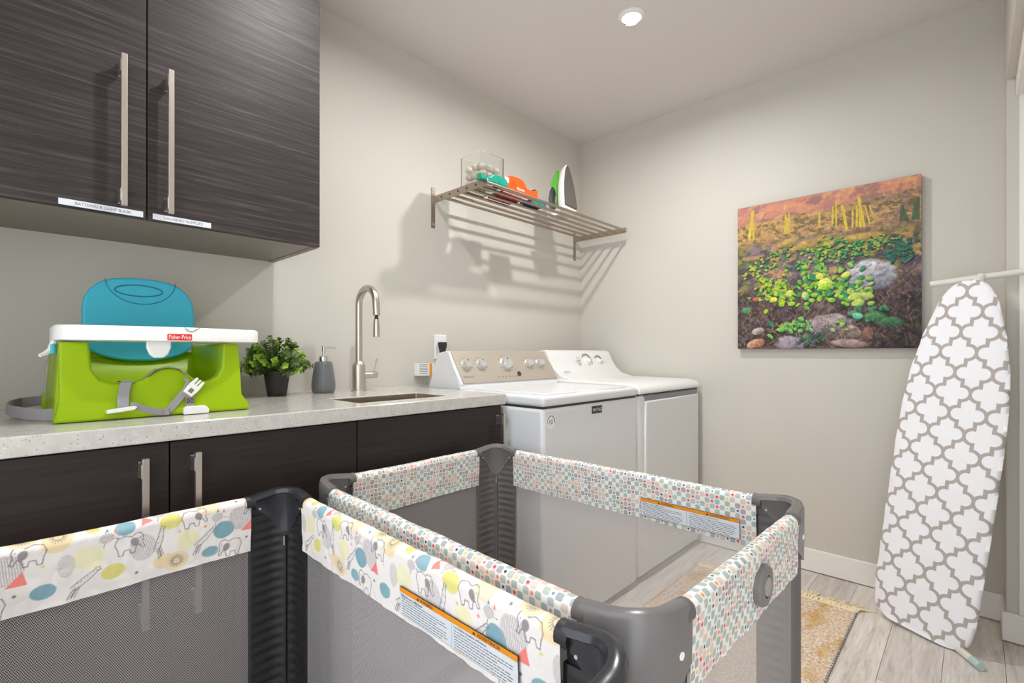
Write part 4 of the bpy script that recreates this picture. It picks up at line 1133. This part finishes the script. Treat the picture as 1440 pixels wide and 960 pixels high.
# ------------------------------------------------------------------ fabric print for the near playard
def animal_tile(W=.36, Hh=.150, d=.0009):
    nx, ny = int(W/d), int(Hh/d)
    Y, X = np.meshgrid((np.arange(ny)+.5)*d, (np.arange(nx)+.5)*d, indexing='ij')
    img = np.ones((ny, nx, 3))*LINA((238, 231, 226))
    def over(m, c):
        nonlocal img
        img = img*(1-m[..., None]) + LINA(c)*m[..., None]
    def wrapd(x): return (X-x+W/2) % W - W/2
    def ell(x, y, rx, ry, c, al=1.0, rot=0.0, hatch=None):
        dx, dy = wrapd(x), Y-y; c_, s_ = math.cos(rot), math.sin(rot)
        a, b = (dx*c_+dy*s_)/rx, (-dx*s_+dy*c_)/ry
        r = np.sqrt(a*a+b*b) + .10*(fbm(X*90, Y*90, int(x*1000), 2)-.5)
        m = 1-smoothstep(.96, 1.04, r)
        if hatch is not None:
            ph = (dx*math.cos(hatch)+dy*math.sin(hatch))/.0034 + .6*fbm(X*60, Y*60, 3, 2)
            m = m*smoothstep(.25, .45, np.abs((ph % 1)-.5)*1.6)
        over(m*al, c)
    def line(pts, w, c, al=1.0):
        m = np.zeros_like(X)
        for (p, q) in zip(pts[:-1], pts[1:]):
            dx, dy = wrapd(p[0]), Y-p[1]; ex, ey = q[0]-p[0], q[1]-p[1]
            t = np.clip((dx*ex+dy*ey)/(ex*ex+ey*ey+1e-12), 0, 1)
            dd = np.hypot(dx-t*ex, dy-t*ey); m = np.maximum(m, 1-smoothstep(w*.4, w*.75, dd))
        over(m*al, c)
    def tri(p, q, r, c):
        m = np.ones_like(X, bool)
        P_ = [(0, 0), (q[0]-p[0], q[1]-p[1]), (r[0]-p[0], r[1]-p[1])]
        dx, dy = wrapd(p[0]), Y-p[1]
        for i in range(3):
            a, b = P_[i], P_[(i+1) % 3]; m &= ((b[0]-a[0])*(dy-a[1]) - (b[1]-a[1])*(dx-a[0])) >= 0
        over(m.astype(float), c)
    K = (92, 86, 88); G = (128, 122, 124)
    def arc(x, y, rx, ry, a0=0, a1=2*PI, n=22): return [(x+rx*math.cos(a0+(a1-a0)*k/n), y+ry*math.sin(a0+(a1-a0)*k/n)) for k in range(n+1)]
    def elephant(x, y, f=1):
        o = [(-.020, .004), (-.016, .015), (-.004, .018), (.006, .014), (.012, .019), (.020, .018), (.024, .010), (.022, .000), (.026, -.010), (.022, -.012), (.017, -.003), (.012, -.006), (.010, -.017), (.004, -.017), (.002, -.009), (-.006, -.009), (-.008, -.018), (-.014, -.018), (-.016, -.006), (-.020, .004)]
        line([(x+f*a, y+b) for a, b in o], .0013, K)
        ell(x+f*.010, y+.003, .0062, .0085, (122, 116, 118), .95, .4*f)
        ell(x+f*.019, y+.009, .0012, .0012, K)
    def giraffe(x, y, r=0.0):
        c_, s_ = math.cos(r), math.sin(r)
        T = lambda a, b: (x+a*c_-b*s_, y+a*s_+b*c_)
        line([T(-.014, -.006), T(.006, .002), T(.024, .012)], .0046, (226, 222, 218)); line([T(-.016, -.002), T(.004, .007), T(.026, .016)], .0011, K); line([T(-.012, -.009), T(.008, -.002), T(.026, .010)], .0011, K)
        for a in (-.012, -.006): line([T(a, -.006), T(a-.012, -.020)], .0013, K); line([T(a+.003, -.006), T(a-.008, -.021)], .0011, K)
        line([T(.024, .012), T(.030, .010), T(.029, .016), T(.024, .016)], .0012, K)
        for k in range(7): ell(*T(-.010+k*.005, -.003+k*.0025+(k % 2)*.002), .0011, .0011, G)
    def lion(x, y):
        ell(x, y, .021, .019, (236, 212, 164), .9)
        for k in range(18):
            a = 2*PI*k/18; line([(x+.007*math.cos(a), y+.007*math.sin(a)), (x+.0125*math.cos(a+.15), y+.0125*math.sin(a+.15))], .0011, (120, 106, 86))
        line(arc(x, y, .0068, .0068), .0011, (110, 98, 84)); ell(x-.0025, y+.0015, .0008, .0008, K); ell(x+.0025, y+.0015, .0008, .0008, K); ell(x, y-.0018, .0014, .0009, K)
    def bird(x, y):
        ell(x, y, .011, .009, (150, 144, 148), .9, .3, .5); tri((x-.002, y+.010), (x+.004, y+.012), (x+.001, y+.018), (58, 138, 120)); tri((x+.010, y+.007), (x+.015, y+.007), (x+.0125, y+.016), (240, 106, 84))
        line([(x+.008, y-.003), (x+.018, y-.004)], .001, K); line([(x-.002, y-.009), (x-.004, y-.016)], .001, K)
    # colour shapes
    ell(.030, .105, .019, .016, (222, 214, 92), .95); ell(.060, .060, .019, .020, (236, 230, 178), .9); ell(.098, .118, .020, .016, (240, 216, 170), .8)
    ell(.125, .062, .020, .018, (86, 152, 168), .95, .2); ell(.158, .080, .024, .026, (158, 152, 156), .85, 0, 0.1)
    tri((.158, .050), (.186, .050), (.180, .074), (240, 108, 96))
    ell(.205, .030, .017, .013, (88, 154, 168), .95); ell(.222, .112, .020, .018, (244, 214, 150), .85); ell(.265, .072, .023, .021, (236, 232, 176), .8)
    ell(.300, .036, .018, .014, (222, 214, 92), .95, .2); ell(.318, .112, .016, .014, (96, 162, 178), .9); ell(.345, .066, .021, .025, (160, 154, 158), .8, .2, .3)
    ell(.020, .028, .020, .014, (242, 206, 150), .8); tri((.342, .108), (.362, .114), (.346, .128), (246, 120, 110)); ell(.100, .022, .016, .011, (90, 154, 166), .9)
    ell(.235, .066, .012, .020, (164, 158, 162), .8, 0, 1.2); ell(.272, .122, .010, .008, (216, 208, 84), .9)
    elephant(.068, .100); elephant(.190, .098, -1); elephant(.322, .078); elephant(.140, .020, -1)
    giraffe(.085, .050, .3); giraffe(.255, .030, .2); giraffe(.010, .066, .9)
    lion(.225, .122); lion(.040, .022); lion(.180, .132)
    bird(.290, .100); bird(.112, .092); bird(.012, .126)
    for (x, y, c) in ((.045, .08, (240, 180, 90)), (.15, .118, (60, 130, 150)), (.205, .075, (226, 214, 90)), (.09, .078, (240, 130, 110)), (.275, .05, (240, 180, 90)), (.335, .02, (90, 96, 120)), (.17, .035, (90, 96, 120))):
        ell(x, y, .0026, .0026, c)
    img = img*.86 + LINA((238, 232, 230))*.14
    return img, W, Hh, d
TILE, TW, TH, TD = animal_tile()
def sample_tile(u, v):
    x = (u % TW)/TD - .5; y = np.clip(v, 0, TH-.0015)/TD - .5
    x0 = np.floor(x).astype(int); y0 = np.clip(np.floor(y).astype(int), 0, TILE.shape[0]-2); fx_, fy_ = (x-x0)[..., None], np.clip(y-y0, 0, 1)[..., None]
    n = TILE.shape[1]; a, b = x0 % n, (x0+1) % n
    return (TILE[y0, a]*(1-fx_)+TILE[y0, b]*fx_)*(1-fy_)+(TILE[y0+1, a]*(1-fx_)+TILE[y0+1, b]*fx_)*fy_

RT, RR, ZBOT = .724, .0140, .606          # rail top, rail radius, lower edge of the rail cover
def rail_profile(step):
    pts = [(.0090, ZBOT), (.0105, ZBOT+.03), (.0132, RT-RR-.01)]
    zc_ = RT-RR
    pts += [(RR*math.cos(a), zc_+RR*math.sin(a)) for a in [PI*k/14 for k in range(15)]]
    pts += [(-.0132, RT-RR-.01), (-.0105, ZBOT+.03), (-.0090, ZBOT)]
    P_ = np.array(pts); seg = np.hypot(*np.diff(P_, axis=0).T); L_ = np.concatenate([[0], np.cumsum(seg)])
    n = max(24, int(L_[-1]/step)); s_ = np.linspace(0, L_[-1], n)
    return np.interp(s_, L_, P_[:, 0]), np.interp(s_, L_, P_[:, 1]), s_

def playard(label, quad, printed, m_rail, m_cap, m_slv, m_net, warn, knob):
    mx_, my_ = sum(q[0] for q in quad)/4, sum(q[1] for q in quad)/4
    t = thing('playard', label, 'playard', (mx_, my_, 0), 'folding mesh playards')
    sides = []
    for i in range(4):
        a, b = Vector(quad[i]), Vector(quad[(i+1) % 4]); d_ = (b-a).normalized()
        sides.append((tuple(quad[i]), (d_.x, d_.y), (d_.y, -d_.x), (b-a).length))
    CW = .088
    def pt(sd, s_, off, z):
        (ox, oy), (dx, dy), (nx_, ny_), _ = sd
        return (ox+dx*s_+nx_*off, oy+dy*s_+ny_*off, z)
    for k, sd in enumerate(sides):
        (ox, oy), (dx, dy), (nx_, ny_), L_ = sd
        fine = printed and k in (0, 1)
        off, zz, va = rail_profile(.0013 if fine else .005)
        ss = np.linspace(CW+.004, L_-CW-.004, int((L_-2*CW)/(.0011 if fine else .006)))
        S, J = np.meshgrid(ss, np.arange(len(off)))
        O, Z, V = off[J], zz[J], va[J]
        hang = np.clip((RT-.03-Z)/.09, 0, 1)
        wob = (fbm(S*22, Z*20, 5+k, 3)-.5)*.007*(.35+hang) + (fbm(S*70, Z*25, 15+k, 2)-.5)*.002
        Zw = Z + (fbm(S*14, S*0+k, 25, 2)-.5)*.005*np.where(Z > RT-.02, .7, 1)
        O = O + np.sign(O)*np.abs(wob)*.9
        Pp = np.stack([ox+dx*S+nx_*O, oy+dy*S+ny_*O, Zw], -1)
        vt = np.where(V < va[-1]/2, V, va[-1]-V)
        if printed:
            grid_mesh('rail_cover', Pp, m_rail, t, col=sample_tile(S+.13*k, vt))
        else:
            grid_mesh('rail_cover', Pp, m_rail, t, uv=np.stack([S, V], -1))
        # netting
        me = bpy.data.meshes.new('mesh_panel'); org = origin_of(t)
        a, b = .055, L_-.055
        vs = [Vector(pt(sd, q, 0.0, z))-org for (q, z) in ((a, .05), (b, .05), (b, ZBOT+.02), (a, ZBOT+.02))]
        me.from_pydata(vs, [], [(0, 1, 2, 3)]); ul = me.uv_layers.new(name='UVMap')
        for i, q in enumerate(((0, .05), (b-a, .05), (b-a, ZBOT), (0, ZBOT))): ul.data[i].uv = q
        me.materials.append(m_net); o = bpy.data.objects.new('mesh_panel', me); COL.objects.link(o); o.parent = t
        # lower rail wrap
        mb = MB().tube([pt(sd, .03, .0, .045), pt(sd, L_-.03, .0, .045)], .013, 10)
        build(mb, 'lower_rail', m_slv, t, smooth=True)
    ins = [(q[0]+(.03 if q[0] < mx_ else -.03), q[1]+(.03 if q[1] < my_ else -.03)) for q in quad]
    build(MB().loft([[(q[0], q[1], z) for q in ins] for z in (.022, .034)]), 'floor_pad', M_PAD, t, bevel=.003)
    corners = [(quad[i], sides[i][1], tuple(-e for e in sides[i-1][1])) for i in range(4)]
    for (C_, d1, d2) in corners:
        c = Vector((C_[0], C_[1], 0)); d1 = Vector((*d1, 0)); d2 = Vector((*d2, 0)); r = .052
        def path(ext, n=20):
            out = []
            ctr = c + (d1+d2)*r
            for q in np.linspace(ext, r, 7)[:-1]: out.append((c + d1*float(q), d2.copy()))
            for a in np.linspace(0, PI/2, n):
                nrm = (d2*math.cos(a) + d1*math.sin(a)); out.append((ctr - nrm*r, nrm))
            for q in np.linspace(r, ext, 7)[1:]: out.append((c + d2*float(q), d1.copy()))
            return out
        pa = path(CW+.004); n = len(pa); rings = []
        for i, (p, nrm) in enumerate(pa):
            f = abs(2*i/(n-1)-1); m_ = 1-f*f; sm = math.sin(PI*i/(n-1))
            zt = RT + .003 + .010*sm; zi = zt - .022 - .080*sm**1.3; zo = zt - .078 - .052*sm
            th = .0145 - .0025*sm
            prof = [(th*.62, zi), (th*.60, zt-.018), (th, zt-.011), (th*.72, zt-.003), (0, zt), (-th*.72, zt-.003), (-th, zt-.011), (-th*1.0, (zt-.015+zo)/2), (-th*.92, zo), (-th*.45, zo), (th*.2, zi-.002)]
            sh = 1.0
            rings.append([p + nrm*(a*sh) + Vector((0, 0, z)) for a, z in prof])
        cap = build(MB().loft(rings), 'corner_cap', m_cap, t, smooth=True, ang=45)
        # collar ring where the cap meets the rail
        for (dd, nn) in ((d1, d2), (d2, d1)):
            q = c + dd*(CW+.004)
            mb = MB().loft([[q + dd*e + nn*a + Vector((0, 0, z)) for a, z in [(.0158*math.cos(2*PI*k/16), RT-RR+.001+.0158*math.sin(2*PI*k/16)) for k in range(16)]] for e in (-.010, .009)])
            build(mb, 'collar', m_slv, cap, smooth=True)
            # rivets outside and inside
            q2 = c + dd*.062
            build(MB().disc(q2 - nn*.0138 + Vector((0, 0, RT-.052)), -nn, .0052, .0016, 14), 'rivet', M_WHITEP, cap)
            q3 = c + dd*.072 + nn*.0062
            build(MB().disc(q3 + Vector((0, 0, RT-.028)), nn, .0025, .0035, 10), 'rivet', M_KNOB, cap)
        # fabric sleeve around the post
        pa = path(.094, 16); rows = []
        for z in np.linspace(.04, RT-.045, 190):
            row = []
            for i, (p, nrm) in enumerate(pa):
                f = i/(len(pa)-1)
                ruch = .0020*math.sin(2*PI*z/.021 + 3*math.sin(z*9) + (1.5 if f > .5 else 0) + f*2)*math.sin(PI*min(1, f*2 if f < .5 else (1-f)*2))
                row.append(tuple(p + nrm*(.0045 + ruch) + Vector((0, 0, float(z)))))
            row2 = [tuple(p - nrm*(.006) + Vector((0, 0, float(z)))) for (p, nrm) in pa][::-1]
            rows.append(row + row2 + [row[0]])
        grid_mesh('post_sleeve', np.array(rows), m_slv, t)
        q = c + (d1+d2)*(r*.293+.006)
        sea = build(MB().tube([q + Vector((0, 0, .05)), q + Vector((0, 0, RT-.098))], .0028, 8), 'seam_zip', m_cap, t, smooth=True)
        build(MB().tube([q + (d1+d2)*.004 + Vector((0, 0, RT-.118)), q + (d1+d2)*.004 + Vector((0, 0, RT-.098))], .0016, 8), 'zip_pull', M_KNOB, sea, smooth=True)
        build(MB().lathe([(.020, .001), (.022, .004), (.022, .03), (.016, .045)], tuple(c + (d1+d2)*.014), 18), 'foot', m_cap, t, smooth=True)
    if warn:
        k, s0, s1 = warn
        sd = sides[k]; dx, dy = sd[1]; nx_, ny_ = sd[2]
        def wp(s_, z, e): 
            o_ = .0090 + (z-ZBOT)/(RT-RR-.01-ZBOT)*.0045
            return pt(sd, s_, o_ + .0042 + e, z)
        za, zb_, zh = .6165, .664, .6555
        def sheet(a, b, z0_, z1_, e):
            return MB().loft([[wp(a, z0_, e), wp(b, z0_, e), wp(b, z1_, e), wp(a, z1_, e)], [wp(a, z0_, e+.0006), wp(b, z0_, e+.0006), wp(b, z1_, e+.0006), wp(a, z1_, e+.0006)]])
        wl = build(sheet(s0, s1, za, zb_, 0), 'warning_label', M_BLACKP, t, label='white warning label with orange header')
        build(sheet(s0+.001, s1-.001, za+.001, zh-.0006, .0005), 'label_body', M_TAPE, wl)
        build(sheet(s0+.001, s1-.001, zh, zb_-.001, .0005), 'label_header', M_ORANGE_P, wl)
        up = (Vector(wp(s0, zb_, 0))-Vector(wp(s0, za, 0))).normalized(); ux = (dx, dy, 0); nn = (nx_, ny_, 0)
        sm_ = (s0+s1)/2
        mb = MB()
        for (txt, sc_) in (('WARNING', s0+.070), ('ADVERTENCIA', sm_+.075)):
            wd = .0034*len(txt) + .008
            text_mb(mb, txt, wp(sc_+.005, (zh+zb_)/2-.0002, .0012), ux, up, width=wd, height=.0052, n=nn)
            q = sc_ - wd/2 - .001
            mb.add([wp(q-.004, zh+.0015, .0014), wp(q+.003, zh+.0015, .0014), wp(q-.0005, zb_-.002, .0014)], [(0, 1, 2)])
        build(mb, 'header_text', M_BLACKP, wl, fix=False, kind='stuff')
        mb = MB()
        for (txt, sa, wd) in (('Infants can suffocate', s0+.006, .058), ('Los bebés pueden asfixiarse', sm_+.006, .070)):
            text_mb(mb, txt, wp(sa+wd/2, .6510, .0012), ux, up, width=wd, height=.0046, n=nn)
        build(mb, 'bold_text', M_BLACKP, wl, fix=False, kind='stuff')
        mb = MB(); rw = random.Random(2)
        for half in (s0+.006, sm_+.006):
            for ln in range(7):
                z = .6455 - ln*.0042; q = half; end = half + (s1-s0)/2 - .014 - (rw.uniform(0, .04) if ln in (2, 6) else 0)
                while q < end-.006:
                    wq = min(rw.uniform(.003, .011), end-q)
                    mb.add([wp(q, z-.0007, .0012), wp(q+wq, z-.0007, .0012), wp(q+wq, z+.0007, .0012), wp(q, z+.0007, .0012)], [(0, 1, 2, 3)]); q += wq + .0016
        mb.add([wp(sm_-.0003, za+.002, .0012), wp(sm_+.0003, za+.002, .0012), wp(sm_+.0003, zh-.002, .0012), wp(sm_-.0003, zh-.002, .0012)], [(0, 1, 2, 3)])
        build(mb, 'small_print', M_GREYTXT, wl, fix=False, kind='stuff')
    if knob:
        kx, kz = knob
        sd = sides[2]; s_ = quad[2][0] - kx
        p = Vector(pt(sd, s_, -.0150, kz)); n_ = Vector((0, -1, 0))
        kb_ = build(MB().loft([[p + n_*e + Vector((1,0,0))*math.cos(2*PI*k/32)*q*1.0 + Vector((0,0,1))*math.sin(2*PI*k/32)*q*.95 for k in range(32)] for (q, e) in ((.036, -.012), (.036, .004), (.033, .008), (.02, .009), (.019, .006), (.005, .006))]), 'release_button', m_cap, t, smooth=True)
        build(MB().disc(p + n_*.006, n_, .0155, .004, 24), 'button_disc', plain('pale_grey_plastic', (160, 158, 152), .4), kb_)
    return t
playard('charcoal playard with animal print rails and dark netting in front of the booster seat', [(-2.845, -.735), (-2.214, -.735), (-2.226, -1.652), (-2.850, -1.652)], True, M_PRINT, M_CAPB, M_SLVB, M_NET, (1, -.735+1.225, -.735+1.495), None)
playard('grey playard with multicoloured dotted rails standing beside the washing machine', [(-2.136, -.705), (-1.500, -.708), (-1.500, -1.648), (-2.172, -1.636)], False, M_DOTS, M_CAPG, M_SLVG, M_NET2, (1, -.708+1.27, -.708+1.522), (-1.814, .660))
